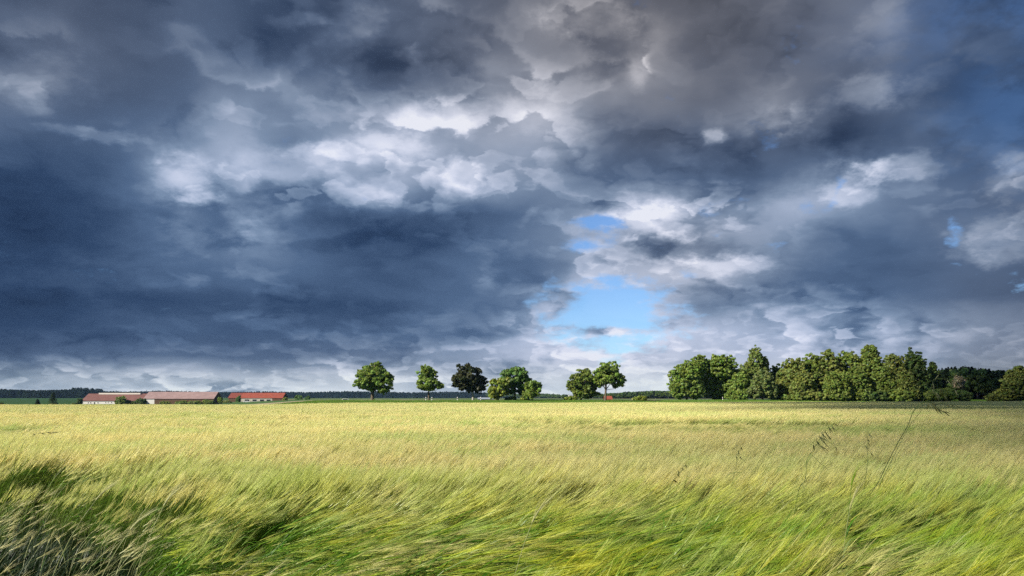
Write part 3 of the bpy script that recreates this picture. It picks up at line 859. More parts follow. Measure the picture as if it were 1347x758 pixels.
WOOD = 'trees of the wood at the right'
def wood_tree(label, x, top, hw, tone, seed, bottom=529, d=226, name='woodland_tree', lobes=None, **kw):
    if lobes is None:
        h = bottom - top; r = np.random.default_rng(77 + seed)
        lobes = [(x, top + h * .33, hw * .80, h * .33), (x - hw * .45, top + h * .58, hw * .66, h * .36), (x + hw * .45, top + h * .60, hw * .66, h * .36),
                 (x + r.uniform(-4, 4), top + h * .80, hw * .95, h * .22)]
    return tree(name, label, x, d, top, bottom, x - hw, x + hw, tone, 0.5, WOOD, lobes, seed, **{**dict(density=1.25, leaf=.30, clumpy=.10), **kw})
wood_tree('rounded broad tree standing at the left end of the wood', 903, 474, 24, 'linden', 21, d=219,
          lobes=[(896, 500, 16, 23), (909, 490, 15, 17), (921, 480, 11, 14), (892, 512, 12, 15), (912, 512, 14, 16)], hollow=.45)
wood_tree('broad yellow green tree just left of the tall feathery poplar', 948, 465, 27, 'linden', 22, d=223,
          lobes=[(945, 485, 20, 20), (958, 497, 17, 23), (934, 497, 15, 22), (948, 513, 22, 15), (966, 505, 9, 18)])
wood_tree('tall feathery poplar rising above the left part of the wood', 993, 456, 20, 'poplar', 23, d=228, name='poplar_tree',
          lobes=[(993, 476, 10, 20), (1005, 482, 8, 14), (985, 496, 14, 20), (998, 500, 16, 22), (980, 511, 13, 17)], upright=.2)
wood_tree('pale silvery leaved tree with domed crown at the foot of the poplar', 1003, 486, 17, 'silver', 24, d=217,
          lobes=[(1003, 503, 14, 17), (993, 513, 11, 14), (1012, 513, 11, 14)])
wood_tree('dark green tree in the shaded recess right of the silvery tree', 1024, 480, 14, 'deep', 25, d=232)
wood_tree('olive green tree where the wood begins to rise right of the silvery tree', 1042, 471, 20, 'olive', 26, d=222)
wood_tree('green tree with slightly pointed top, left of the mid wood', 1067, 466, 20, 'forest', 27, d=225)
wood_tree('dull olive tree in the middle of the wood with ragged top', 1091, 462, 19, 'olive', 28, d=223)
wood_tree('broad green tree just left of the highest treetop of the wood', 1117, 461, 21, 'forest', 29, d=226)
wood_tree('tree with narrow crown that makes the highest treetop of the wood', 1143, 453, 19, 'forest', 30, d=228,
          lobes=[(1143, 465, 11, 12), (1140, 485, 17, 20), (1150, 495, 15, 24), (1136, 506, 18, 20)])
wood_tree('lower bright green tree in front of the highest treetop', 1128, 484, 17, 'forest', 31, d=217)
wood_tree('tree with leaning bushy crown right of the highest treetop', 1178, 464, 20, 'olive', 32, d=224)
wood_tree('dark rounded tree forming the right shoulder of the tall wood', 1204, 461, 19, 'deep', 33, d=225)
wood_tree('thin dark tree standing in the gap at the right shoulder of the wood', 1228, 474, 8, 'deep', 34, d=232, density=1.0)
wood_tree('low round topped tree filling the gap right under the left flank of the poplar', 973, 489, 15, 'linden', 36, d=218)
wood_tree('low leafy tree in front of the pointed green tree left of the mid wood', 1057, 488, 17, 'olive', 37, d=217)
wood_tree('low fresh green tree in front of the ragged olive middle of the wood', 1100, 490, 18, 'forest', 38, d=217)
wood_tree('low tree in front of the notch right of the highest treetop', 1161, 481, 16, 'forest', 39, d=219)
wood_tree('low olive tree in front of the dark right shoulder of the wood', 1193, 488, 16, 'olive', 40, d=218)
wood_tree('olive tree cut by the right edge of the picture', 1343, 481, 24, 'olive', 35, d=216)

def shrub(label, x, top, hw, d, tone, seed, bottom=529, group='low bushes along the edge of the wood', leaf=.26, cat='bush', name='bush', base_y=None):
    r = np.random.default_rng(3000 + seed); k = d / FPX
    f = foot(x, d)
    h = (bottom - top) * k
    b = MB(); lo = []
    for j in range(4):
        q = r.uniform(-.55, .55)
        lo.append((q * hw * k, r.uniform(-.3, .3) * hw * k, h * r.uniform(.36, .52), hw * k * .55, hw * k * .5, h * r.uniform(.42, .52)))
    crown_mesh(b, lo, GREENS[tone], r, leaf, 1.1, 0.22, 0.4)
    o = b.build(name, M_LEAF); o.location = (f.x, f.y, CAM_Z + (HORIZON - bottom) / FPX * d)
    return tag(o, label, cat, group)
shrub('wide low green bush below the dark right shoulder of the wood', 1232, 511, 26, 219, 'forest', 1)
shrub('low dark green bush right of the wide low bush in the wood gap', 1274, 514, 14, 221, 'deep', 2)
shrub('small rounded olive bush left of the edge tree', 1312, 517, 13, 217, 'olive', 3)
shrub('bush with whitish flowers hanging in the low gap of the wood', 1262, 494, 9, 232, 'pale', 4, bottom=512)
shrub('low bush at the foot of the olive tree right of the silvery tree', 1044, 518, 16, 216, 'forest', 5)
shrub('low bush under the ragged middle of the wood', 1085, 515, 17, 216, 'olive', 6)
shrub('small dark bush at the foot of the highest tree', 1150, 512, 16, 216, 'deep', 7)
shrub('low green bush right of the foot of the highest tree', 1183, 511, 17, 217, 'forest', 8)
shrub('dark round bush at the foot of the open crowned tree', 672, 521, 8, 190, 'deep', 9, bottom=530, group='bushes among the roadside trees')
shrub('yellowish bush under the left tree of the pair', 750, 521, 9, 196, 'yellow', 10, bottom=529, group='bushes among the roadside trees')
shrub('low yellow green bush on its own between the pair and the wood', 838, 521, 13, 240, 'yellow', 11, bottom=528, group='bushes among the roadside trees')
shrub('small tuft of shoots round the foot of the first roadside tree', 490, 526, 4, 191, 'yellow', 12, bottom=531, group='bushes among the roadside trees')
shrub('pale green bush between the open crowned tree and its right neighbour', 689, 521, 6, 199, 'yellow', 13, bottom=529, group='bushes among the roadside trees')

# low, farther part of the wood at the right: reads as one mass
def conifer_mesh(seed, tone, h=1.0, ragged=0.16, broad=0.26):
    r = np.random.default_rng(seed); b = MB(); V = []; C = []
    n = 150
    for k in range(n):
        z = r.random() ** 0.8
        w = broad * (1 - z) ** 0.75 * r.uniform(0.6, 1.15)
        a = r.uniform(0, 6.28); p = np.array((math.cos(a) * w, math.sin(a) * w, 0.06 + 0.94 * z))
        s = ragged * r.uniform(0.4, 0.9) * (1 - 0.6 * z)
        o = np.array((math.cos(a), math.sin(a), -0.35)); t = np.array((-math.sin(a), math.cos(a), r.normal(0, .3)))
        V.append([p - o * s * .6, p + t * s * .6, p + o * s, p - t * s * .6]); C.append(np.tile(np.asarray(tone) * r.uniform(.6, 1.4), (4, 1)))
    V = np.concatenate(V); b.add(V, np.arange(len(V)).reshape(-1, 4).tolist(), np.concatenate(C))
    b.tube([(0, 0, 0), (0, 0, .5), (0, 0, 1)], [.02, .015, .004], 5, (0.05, 0.04, 0.03))
    return b.mesh('conifer')
def broad_mesh(seed, tone):
    r = np.random.default_rng(seed); b = MB()
    crown_mesh(b, [(0, 0, .62, .34, .34, .36), (-.16, .05, .5, .24, .24, .3), (.17, -.05, .48, .24, .24, .3)], tone, r, leaf=.05, density=.8, clumpy=.22)
    b.tube([(0, 0, 0), (0, 0, .5)], [.03, .02], 5, (0.05, 0.04, 0.03))
    return b.mesh('broadleaf')
far_trees = [conifer_mesh(40 + i, GREENS['conifer']) for i in range(4)] + [broad_mesh(60 + i, GREENS['deep']) for i in range(3)]
for me in far_trees: me.materials.append(M_LEAF)

def wood_mass(name, label, spots):
    P, Rr, Sc, Ix = [], [], [], []
    for (x, y, z, h, w, i) in spots:
        P.append((x, y, z)); Rr.append((0, 0, rng.uniform(0, 6.28))); Sc.append((h * w, h * w, h)); Ix.append(i)
    o = scatter(name, far_trees, P, Rr, Sc, Ix, M_LEAF)
    return tag(o, label, 'wood', kind='stuff')
sp = []
for _ in range(520):
    px = rng.uniform(1215, 1420); d = rng.uniform(262, 330)
    f = foot(px, d); top = np.interp(px, [1215, 1240, 1265, 1290, 1330, 1420], [486, 484, 481, 483, 487, 480]) + rng.uniform(-1.5, 6)
    h = at(px, top, d).z - f.z
    sp.append((f.x, f.y, f.z - .2, h, rng.uniform(.75, 1.05), int(rng.choice((0, 1, 2, 4, 5, 6, 4, 5, 6)))))
wood_mass('far_right_wood', 'dark mixed wood filling the low gap at the right', sp)
sp = []
# the wooded skyline, one long ridge beyond the fields
sky_x = [-420, 0, 60, 110, 125, 160, 230, 330, 420, 520, 640, 720, 745, 800, 880, 960, 1400, 1700]
sky_y = [512, 512, 513.5, 513, 514, 515, 515.2, 516, 515.5, 515.8, 516.5, 518.5, 519.5, 517, 513.5, 513, 512, 512]
sky_d = [1400, 1400, 1400, 1400, 1500, 1600, 1900, 2100, 2100, 2200, 2200, 1500, 1000, 850, 800, 800, 900, 900]
for _ in range(9000):
    px = rng.uniform(-420, 1700); d = float(np.interp(px, sky_x, sky_d)) * rng.uniform(0.92, 1.12)
    f = foot(px, d)
    top = float(np.interp(px, sky_x, sky_y)) + rng.normal(0, .5) + 1.2 * math.sin(px * .05) * .4
    if 95 < px < 135: top += rng.choice((-2.6, 0, 1.2))
    h = max(5.0, at(px, top, d).z - f.z)
    con = 1 if px < 640 else .25
    i = int(rng.integers(0, 4)) if rng.random() < con else int(rng.integers(4, 7))
    sp.append((f.x, f.y, f.z - .3, h, rng.uniform(1.2, 1.9), i))
wood_mass('distant_wood', 'dark blue green wooded skyline beyond the fields', sp)

# ------------------------------------------------------------------ farm buildings
M_WHITE = plain_mat('white_render', (0.62, 0.60, 0.57), 0.85, .2, .10, .8)
M_CREAM = plain_mat('grey_white_render', (0.40, 0.365, 0.32), 0.85, .2, .10, .8)
M_TILE = plain_mat('weathered_red_tile', (0.165, 0.080, 0.070), 0.8, .2, .42, .35)
M_PINK = plain_mat('faded_pink_tile', (0.27, 0.185, 0.18), 0.8, .2, .42, .35)
M_RED = plain_mat('bright_red_tile', (0.26, 0.066, 0.042), 0.7, .25, .42, .35)
M_RED2 = plain_mat('dull_red_tile', (0.19, 0.052, 0.038), 0.7, .25, .14, .6)
M_WOOD = plain_mat('brown_boards', (0.10, 0.060, 0.036), 0.85, .15, .25, 1.2)
M_GLASS = plain_mat('dark_window_glass', (0.025, 0.028, 0.032), 0.12, .5, .1, 1)
M_RIDGE = plain_mat('pale_corrugated_sheet', (0.60, 0.54, 0.48), .6, .3, .08, .5)
M_CONC = plain_mat('whitewashed_post', (0.72, 0.70, 0.66), .7, .3, .06, 3)
M_CAR = plain_mat('white_car_paint', (0.75, 0.75, 0.74), .25, .5, .02, 1)
M_TYRE = plain_mat('black_rubber', (0.02, 0.02, 0.02), .8, .2, .1, 4)
M_PANEL = plain_mat('blue_grey_sheet', (0.30, 0.34, 0.40), .6, .3, .08, 1)

def gable_roof(b, x0, x1, y0, y1, ze, zr, over=0.35, th=0.22):
    """two sloping slabs with thickness, ridge along x"""
    ym = (y0 + y1) / 2; sl = (zr - ze) / (ym - y0)
    x0 -= over; x1 += over
    for s in (1, -1):
        ya = (y0 - over) if s > 0 else (y1 + over)
        za = ze - over * sl
        v = [(x0, ya, za), (x1, ya, za), (x1, ym, zr), (x0, ym, zr)]
        v += [(p[0], p[1], p[2] + th) for p in v]
        fs = [(3,2,1,0),(4,5,6,7),(0,1,5,4),(1,2,6,5),(2,3,7,6),(3,0,4,7)]
        if s < 0: fs = [tuple(reversed(f)) for f in fs]
        b.add(v, fs)

def hall(name, label, px0, px1, d, base_py, eave_py, ridge_py, depth, walls, roof_m, roof2=None, windows=(), gable_m=None, extra=None, skirt=3.0):
    """long farm building, gable to the side; walls = [(px0, px1, material)] along the front"""
    k = d / FPX; X = lambda p: (p - 673.5) * k; Z = lambda p: CAM_Z + (HORIZON - p) * k
    x0, x1 = X(px0), X(px1); zb, ze = Z(base_py), Z(eave_py); zr = CAM_Z + (HORIZON - ridge_py) / FPX * (d + depth / 2)
    root = empty(name, ((x0 + x1) / 2, d, zb)); tag(root, label, 'farm building', 'buildings of the farm')
    o = Vector(root.location)
    def loc(b, n, m, parent=root, off=o):
        for v in b.v: v -= np.array(off)
        return b.build(n, m, parent)
    for (a, c, m) in walls:
        b = MB(); b.box(X(a), X(c), d, d + 0.3, zb - skirt, ze); loc(b, 'wall', m)
    b = MB(); b.box(x0, x1, d + depth - .3, d + depth, zb - skirt, ze)
    for xx, s in ((x0, 1), (x1, -1)):
        xa, xb = (xx, xx + .3) if s > 0 else (xx - .3, xx)
        ym = d + depth / 2
        v = [(xa, d + .31, zb - skirt), (xa, d + depth - .31, zb - skirt), (xa, d + depth - .31, ze), (xa, ym, zr - .05), (xa, d + .31, ze)]
        v += [(xb, q[1], q[2]) for q in v]
        b.add(v, [(0,1,2,3,4), (9,8,7,6,5), (0,5,6,1), (1,6,7,2), (2,7,8,3), (3,8,9,4), (4,9,5,0)])
    loc(b, 'gable_wall', gable_m or M_WOOD)
    if roof2 is None:
        b = MB(); gable_roof(b, x0, x1, d, d + depth, ze, zr); loc(b, 'roof', roof_m)
    else:
        xs = X(roof2[0]); b = MB(); gable_roof(b, x0, xs, d, d + depth, ze, zr, th=.20); loc(b, 'roof', roof2[1])
        b = MB(); gable_roof(b, xs + .36, x1, d, d + depth, ze, zr, th=.24); loc(b, 'roof', roof_m)
    for (a, c, t, bt) in windows:
        b = MB(); wx0, wx1, wz0, wz1 = X(a), X(c), Z(bt), Z(t)
        fw = 0.12
        b.box(wx0, wx1, d - .07, d - .003, wz0, wz0 + fw); b.box(wx0, wx1, d - .07, d - .003, wz1 - fw, wz1)
        b.box(wx0, wx0 + fw, d - .069, d - .003, wz0 + fw, wz1 - fw); b.box(wx1 - fw, wx1, d - .069, d - .003, wz0 + fw, wz1 - fw)
        w = loc(b, 'window', M_CONC)
        b = MB(); b.box(wx0 + fw, wx1 - fw, d - .04, d - .004, wz0 + fw, wz1 - fw); loc(b, 'pane', M_GLASS, w)
    if extra: extra(root, X, Z, d, loc)
    return root

def ridge_strip(root, X, Z, d, loc):
    k = (d + 8) / d
    b = MB(); b.box(X(131.5) * k, X(186) * k, d + 6.6, d + 9.4, CAM_Z + (HORIZON - 519.0) / FPX * (d + 7), CAM_Z + (HORIZON - 517.0) / FPX * (d + 7))
    loc(b, 'ridge_vent', M_RIDGE)
hall('farmhouse', 'long low white farmhouse with weathered red roof and pale ridge, leftmost of the farm', 108, 187.4, 470, 533.3, 527.2, 518.4, 16,
     [(108.0, 151, M_WHITE), (151, 187.4, M_WOOD)], M_TILE,
     windows=[(115.2, 116.8, 528.7, 531.0), (118.4, 120.0, 528.7, 531.0), (123.2, 125.2, 528.7, 532.6), (128, 129.6, 528.7, 531), (138.2, 139.8, 528.6, 530.6), (141.5, 143, 528.6, 530.6), (145.8, 147.4, 528.6, 530.6)],
     gable_m=M_WOOD, extra=ridge_strip)
def roof_panel(root, X, Z, d, loc): pass
hall('barn', 'long barn with faded pinkish roof, dark boarded walls and gable, middle building of the farm', 189.6, 281, 472, 531.5, 524.5, 516.0, 14,
     [(189.6, 192.6, M_WOOD), (192.6, 203, M_WHITE), (203, 281.0, M_WOOD)], M_PINK, gable_m=M_WOOD)
hall('cowshed', 'bright red roofed shed with white middle wall and four wide openings, rightmost of the farm', 300.5, 371.5, 590, 529.6, 523.6, 517.2, 14,
     [(300.5, 316, M_WOOD), (316, 358, M_CREAM), (358, 371.5, M_WOOD)], M_RED, roof2=(316, M_RED2), gable_m=M_WOOD,
     windows=[(321.5, 328, 525.2, 528.2), (331.8, 338, 525.2, 528.2), (341.6, 347.8, 525.2, 528.2), (350.2, 356.4, 525.2, 528.2)])

def small_house(label, px0, px1, d, base_py, eave_py, ridge_py, wall_m, roof_m, depth=9, group='houses of the far village', win=2):
    k = d / FPX; X = lambda p: (p - 673.5) * k; Z = lambda p: CAM_Z + (HORIZON - p) * k
    x0, x1, zb, ze, zr = X(px0), X(px1), Z(base_py), Z(eave_py), CAM_Z + (HORIZON - ridge_py) / FPX * (d + depth / 2)
    root = empty('house', ((x0 + x1) / 2, d, zb)); tag(root, label, 'house', group); o = np.array(root.location)
    def loc(b, n, m, parent=root):
        for v in b.v: v -= o
        return b.build(n, m, parent)
    b = MB(); ym = d + depth / 2
    b.box(x0, x1, d, d + .3, zb - 2.5, ze); b.box(x0, x1, d + depth - .3, d + depth, zb - 2.5, ze)
    for xa, xb in ((x0, x0 + .3), (x1 - .3, x1)):
        v = [(xa, d + .31, zb - 2.5), (xa, d + depth - .31, zb - 2.5), (xa, d + depth - .31, ze), (xa, ym, zr - .05), (xa, d + .31, ze)]
        v += [(xb, q[1], q[2]) for q in v]
        b.add(v, [(0,1,2,3,4), (9,8,7,6,5), (0,5,6,1), (1,6,7,2), (2,7,8,3), (3,8,9,4), (4,9,5,0)])
    loc(b, 'wall', wall_m)
    b = MB(); gable_roof(b, x0, x1, d, d + depth, ze, zr); loc(b, 'roof', roof_m)
    w = (x1 - x0) / (win * 2 + 1)
    for i in range(win):
        b = MB(); b.box(x0 + w * (1 + 2 * i), x0 + w * (2 + 2 * i), d - .06, d - .003, zb + (ze - zb) * .35, zb + (ze - zb) * .8); loc(b, 'window', M_GLASS)
    return root
small_house('small red brick hut with red roof under the tall tree of the pair', 797, 804, 230, 527.6, 525.0, 522.0, M_RED2, M_RED, 3, 'small huts', 1)
V = [(849.5, 855, 800, 522.5, 519.6, 516.5, M_WHITE, M_TILE, 'house with white wall and dull red roof, left in the far village'),
     (856.5, 862, 790, 523.2, 520.4, 517.0, M_CREAM, M_TILE, 'cream house with brownish roof in the middle of the far village'),
     (863, 867.5, 780, 524.0, 521.2, 518.5, M_WHITE, M_RED2, 'low house with red roof nearest in the far village'),
     (868.5, 873.5, 800, 522.2, 519.2, 515.8, M_CREAM, M_PINK, 'pink roofed house highest in the far village'),
     (874.5, 880, 805, 523.6, 520.5, 517.2, M_WHITE, M_TILE, 'rightmost house of the far village beside the wood'),
     (748.5, 753.5, 700, 523.2, 520.4, 518.8, M_WHITE, M_PANEL, 'small white house with grey roof seen left of the tree pair')]
for (a, c, d, bp, ep, rp, wm, rm, lb) in V: small_house(lb, a, c, d, bp, ep, rp, wm, rm)
small_house('low grey white shed behind the yellow bush of the middle clump', 629, 648, 420, 528.4, 525.0, 523.6, M_PANEL, M_PANEL, 8, 'small huts', 3)

# bushes and small trees round the farm
FARM = 'bushes and small trees round the farm'
for i, (x, top, hw, d, tone, lb, bt) in enumerate([
        (159, 521, 7.5, 462, 'forest', 'rounded green bush before the red farmhouse roof', 533),
        (186, 523.5, 6.5, 462, 'deep', 'dark green bush where farmhouse and pinkish barn meet', 532),
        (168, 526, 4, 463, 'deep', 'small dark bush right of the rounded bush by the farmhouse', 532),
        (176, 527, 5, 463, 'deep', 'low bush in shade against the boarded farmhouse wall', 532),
        (106, 524, 4.5, 466, 'deep', 'dark bush at the left corner of the white farmhouse', 533),
        (98, 530, 5, 440, 'deep', 'low dark bush left of the farmhouse in the meadow', 534.5),
        (221, 528, 9, 466, 'olive', 'long low olive bush before the left half of the pinkish barn', 533),
        (238, 527, 10, 466, 'forest', 'long low green bush before the middle of the pinkish barn', 533),
        (258, 527, 10, 466, 'olive', 'low bush before the right half of the pinkish barn', 532.5),
        (276, 526, 9, 466, 'forest', 'low green bush before the right end of the pinkish barn', 532.5),
        (289, 522, 3.4, 470, 'linden', 'small light green bush at the gable of the pinkish barn', 531),
        (298, 527, 7, 530, 'olive', 'grey green bush in the gap between barn and red shed', 532),
        (314, 520.5, 3.6, 575, 'ash', 'slim small tree before the left end of the red shed', 530.5),
        (377, 523, 4.6, 560, 'yellow', 'yellowish bush just right of the red shed', 530),
        (393, 519, 5.2, 565, 'ash', 'rounded small tree standing right of the red shed', 530),
        (404.5, 520.5, 3.4, 570, 'ash', 'narrow small tree farthest right of the red shed', 530),
        (2, 529.5, 5, 380, 'deep', 'low dark bush at the left edge of the picture', 535)]):
    shrub(lb, x, top, hw, d, tone, 100 + i, bottom=bt, group=FARM, leaf=.34)
def spruce(label, px, d, top, bottom, hw, seed, lean=0.0):
    r = np.random.default_rng(seed); k = d / FPX; h = (bottom - top) * k
    f = Vector(((px - 673.5) * k, d, CAM_Z + (HORIZON - bottom) * k)); root = empty('spruce_tree', f); tag(root, label, 'tree', 'spruces in the meadow')
    b = MB(); Vv = []; C = []
    for q in range(1500):
        z = r.random() ** .9; w = hw * k * (1 - z) ** .7 * r.uniform(.3, 1.1); a = r.uniform(0, 6.28)
        p = np.array((math.cos(a) * w + lean * z * z, math.sin(a) * w, h * (.05 + .95 * z))); s = r.uniform(.2, .45)
        o = np.array((math.cos(a), math.sin(a), -.3)); t = np.array((-math.sin(a), math.cos(a), r.normal(0, .3)))
        Vv.append([p - o * s * .6, p + t * s * .5, p + o * s, p - t * s * .5]); C.append(np.tile(np.array((.04, .065, .024)) * r.uniform(.6, 1.4), (4, 1)))
    Vv = np.concatenate(Vv); b.add(Vv, np.arange(len(Vv)).reshape(-1, 4).tolist(), np.concatenate(C)); b.build('crown', M_LEAF, root)
    t = MB(); t.tube([(0, 0, -.4), (0, 0, h * .5), (lean * .8, 0, h * .96)], [.22, .14, .03], 7, (1, 1, 1)); t.build('trunk', M_BARK, root)
spruce('shorter stubby dark conifer in the meadow left of the farm', 49.5, 400, 525, 534.5, 4, 1)
spruce('taller conifer with pointed top in the meadow left of the farm', 69.5, 400, 516, 533.5, 6, 2, .3)

# white marker posts, and cars by the road
def marker(px, d, label):
    k = d / FPX; f = foot(px, d)
    root = empty('marker_post', f); tag(root, label, 'post', 'white marker posts along the road')
    b = MB(); b.box(-.07, .07, -.06, .06, -.2, .95); b.add([(-.07,-.06,.95),(.07,-.06,.95),(.07,.06,.95),(-.07,.06,.95),(-.07,.06,1.06),(.07,.06,1.06)], [(0,1,5,4),(3,2,1,0),(2,3,4,5),(1,2,5),(0,4,3)])
    b.build('post_body', M_CONC, root)
    b = MB(); b.box(-.074, .074, -.064, .064, .66, .86); b.build('reflector_band', M_GLASS, root)
for px, d, lb in [(560, 189, 'white marker post just left of the slender tree'), (568, 189, 'white marker post just right of the slender tree'),
                  (601.5, 190, 'white marker post under the left side of the dark tree'), (632, 190, 'white marker post right of the pale trunk of the dark tree'),
                  (950.5, 212, 'white marker post in the grass before the wood')]:
    marker(px, d, lb)
def car(px, py, d, label, rz):
    f = foot(px, d); f.z = CAM_Z + (HORIZON - py) / FPX * d
    root = empty('parked_car', f, rz); tag(root, label, 'car', 'white cars near the farm')
    b = MB()
    prof = [(-2.1,.35),(2.1,.35),(2.12,.75),(1.9,.85),(1.0,.95),(.45,1.42),(-1.3,1.45),(-2.0,.95),(-2.12,.8)]
    n = len(prof)
    v = [(x, s * (.84 if z < 1.2 else .66), z) for s in (-1, 1) for x, z in prof]
    b.add(v, [tuple(range(n)), tuple(range(2*n-1, n-1, -1))] + [(i, n+i, n+(i+1) % n, (i+1) % n) for i in range(n)])
    b.build('body', M_CAR, root)
    for s in (-1, 1):
        b = MB()
        v = [(.85, s*.835, .98), (.4, s*.70, 1.36), (-1.2, s*.70, 1.38), (-1.75, s*.835, .98)]
        v += [(q[0], q[1] + s*.015, q[2]) for q in v]
        b.add(v, [(0,1,2,3), (7,6,5,4), (0,4,5,1), (1,5,6,2), (2,6,7,3), (3,7,4,0)])
        b.build('side_window', M_GLASS, root)
    for x in (-1.35, 1.35):
        for s in (-1, 1):
            b = MB(); b.tube([(x, s*.70, .33), (x, s*.86, .33)], [.33, .33], 16, (1,1,1)); w = b.build('wheel', M_TYRE, root)
car(324.5, 529.8, 560, 'white car parked before the wide openings of the red roofed shed', 0.2)
car(456, 529.2, 330, 'white car on the road left of the first roadside tree', 0.05)

# ------------------------------------------------------------------ wild oats standing out of the barley
M_OAT = leafy_mat('wild_oat_green', trans=.4, rough=.5, spec=.35)
OATS = 'wild oat stalks standing out of the barley'
def spikelet(b, p, down, size, r, col):
    """two long glumes and a bristle, hanging from a hair-thin stalk"""
    d = np.asarray(down, float); d /= np.linalg.norm(d)
    a = perp(d, r); c = np.cross(d, a)
    for s in (-1, 1):
        q = d * 1.0 + a * s * 0.16
        b.tube([p, p + q * size * .3, p + q * size * .65, p + q * size], [size*.02, size*.062, size*.045, .0003], 5, col * r.uniform(.85, 1.15))
    b.ribbon([p + d * size * .3, p + d * size * 1.0 + c * .004, p + d * size * 1.45 + a * size * .25], (.0014, .001, .0004), c, col * .8)

def wild_oat(label, d, path, spikes, seed, dark, leaves=(), stem_w=.0021, size=.034, stem_col=None):
    """path = culm through photo pixels from the foot up; spikes = pixels of hanging spikelets"""
    r = np.random.default_rng(seed)
    p0 = at(*path[0], d); f = Vector((p0.x - .12, d, float(land(p0.x, d))))
    root = empty('wild_oat', f); tag(root, label, 'wild oat', OATS)
    W = [np.array(at(x, y, d + .0) - f) + np.array((0, r.normal(0, .02), 0)) for x, y in path]
    pts = np.array([(0, 0, 0)] + W)
    t = np.linspace(0, len(pts) - 1, 34); i = np.clip(t.astype(int), 0, len(pts) - 2)
    def cat_(k): return pts[np.clip(k, 0, len(pts) - 1)]
    u = (t - i)[:, None]
    cur = .5 * ((2*cat_(i)) + (cat_(i+1) - cat_(i-1))*u + (2*cat_(i-1) - 5*cat_(i) + 4*cat_(i+1) - cat_(i+2))*u**2 + (3*cat_(i) - cat_(i-1) - 3*cat_(i+1) + cat_(i+2))*u**3)
    col = np.array((.10, .16, .04)) if dark else np.array((.12, .17, .06))
    if stem_col: col = np.array(stem_col)
    b = MB(); b.tube(cur, np.linspace(stem_w, stem_w * .5, len(cur)), 6, col); b.build('stem', M_OAT, root, True)
    for (x, y, px2, py2) in spikes:
        a = np.array(at(x, y, d) - f); e = np.array(at(px2, py2, d) - f) + np.array((0, r.normal(0, .03), 0))
        j = int(np.argmin(((cur[12:] - a) ** 2).sum(1))) + 12
        b = MB(); mid = (cur[j] + a) / 2 + np.array((0, 0, .015))
        b.tube([cur[j], mid, a], [.0011, .0008, .0006], 4, col)
        spikelet(b, a, e - a, max(size, float(np.linalg.norm(e - a)) * .9) , r, (np.array((.13, .145, .06)) if dark else np.array((.24, .26, .15))))
        b.build('spikelet', M_OAT, root)
    for lp in leaves:
        q = np.array([np.array(at(x, y, d) - f) for x, y in lp]); n = len(q)
        b = MB(); w = np.array((.003, .007, .006, .004, .002, .001))[:n] if n <= 6 else np.linspace(.011, .001, n)
        b.ribbon(q, w, (0.2, .5, .84), col * 1.3); b.build('leaf', M_OAT, root)
    return root

wild_oat('tallest wild oat, its dark stem arching over against the wood at the right', 7.0,
         [(1140, 668), (1158, 632), (1176, 593), (1192, 560), (1203, 541), (1213, 531), (1222, 529), (1230, 533)],
         [(1221, 530, 1222, 540), (1226, 531, 1237, 546), (1232, 537, 1243, 546), (1240, 541, 1252, 547), (1245, 532, 1250, 538), (1251, 532, 1257, 538), (1257, 533, 1264, 538), (1228, 529, 1233, 539)], 1, True,
         leaves=[[(1200, 545), (1206, 536), (1213, 530), (1219, 528)], [(1221, 529), (1229, 534), (1236, 541)]], stem_w=.0036, stem_col=(.05, .085, .02))
wild_oat('pale wild oat with light hanging spikelets, just behind the tallest one', 7.6,
         [(1150, 660), (1172, 606), (1196, 560), (1208, 541), (1217, 527), (1224, 516), (1226, 506), (1229, 499)],
         [(1227, 503, 1230, 513), (1226, 512, 1232, 520), (1231, 516, 1238, 526), (1237, 511, 1244, 519), (1242, 520, 1248, 527), (1230, 500, 1233, 492), (1246, 500, 1251, 508), (1252, 501, 1257, 511), (1258, 502, 1266, 511), (1256, 513, 1260, 521), (1233, 521, 1239, 528), (1259, 499, 1254, 504)], 2, False, stem_w=.0024)
wild_oat('dense dark headed wild oat left of the tallest one', 6.4,
         [(1050, 660), (1056, 630), (1062, 606), (1070, 590), (1080, 574), (1090, 562), (1098, 557)],
         [(1098, 557, 1102, 562), (1094, 561, 1099, 569), (1090, 562, 1095, 572), (1085, 567, 1091, 576), (1081, 570, 1086, 580), (1077, 574, 1083, 583), (1088, 572, 1094, 581), (1073, 579, 1080, 588), (1083, 580, 1089, 589), (1078, 586, 1086, 594), (1099, 588, 1103, 594), (1070, 585, 1074, 594)], 3, True,
         leaves=[[(1056, 634), (1060, 612), (1068, 598), (1076, 607), (1090, 618), (1106, 614)], [(1054, 640), (1057, 615), (1064, 600), (1070, 594)]])
wild_oat('thin wild oat with a few dark grains between the two large ones', 7.2,
         [(1136, 640), (1141, 610), (1143, 588), (1143, 572)],
         [(1143, 570, 1144, 578), (1141, 577, 1145, 583), (1138, 587, 1141, 593), (1145, 595, 1150, 602), (1142, 582, 1146, 588)], 4, True, size=.03)
wild_oat('small wild oat with four dark grains above the middle right of the field', 7.8,
         [(962, 640), (966, 620), (970, 602), (974, 589)],
         [(975, 588, 977, 594), (971, 593, 973, 600), (968, 599, 970, 606), (973, 600, 976, 606)], 5, True, size=.03, leaves=[[(953, 629), (960, 624), (968, 621), (976, 622)]])
wild_oat('small slanting wild oat leftmost in the right half of the field', 7.2,
         [(880, 655), (887, 634), (894, 620), (902, 611)],
         [(902, 611, 904, 617), (897, 615, 900, 621), (893, 619, 894, 627), (891, 624, 895, 629), (886, 631, 893, 637)], 6, True, size=.03)
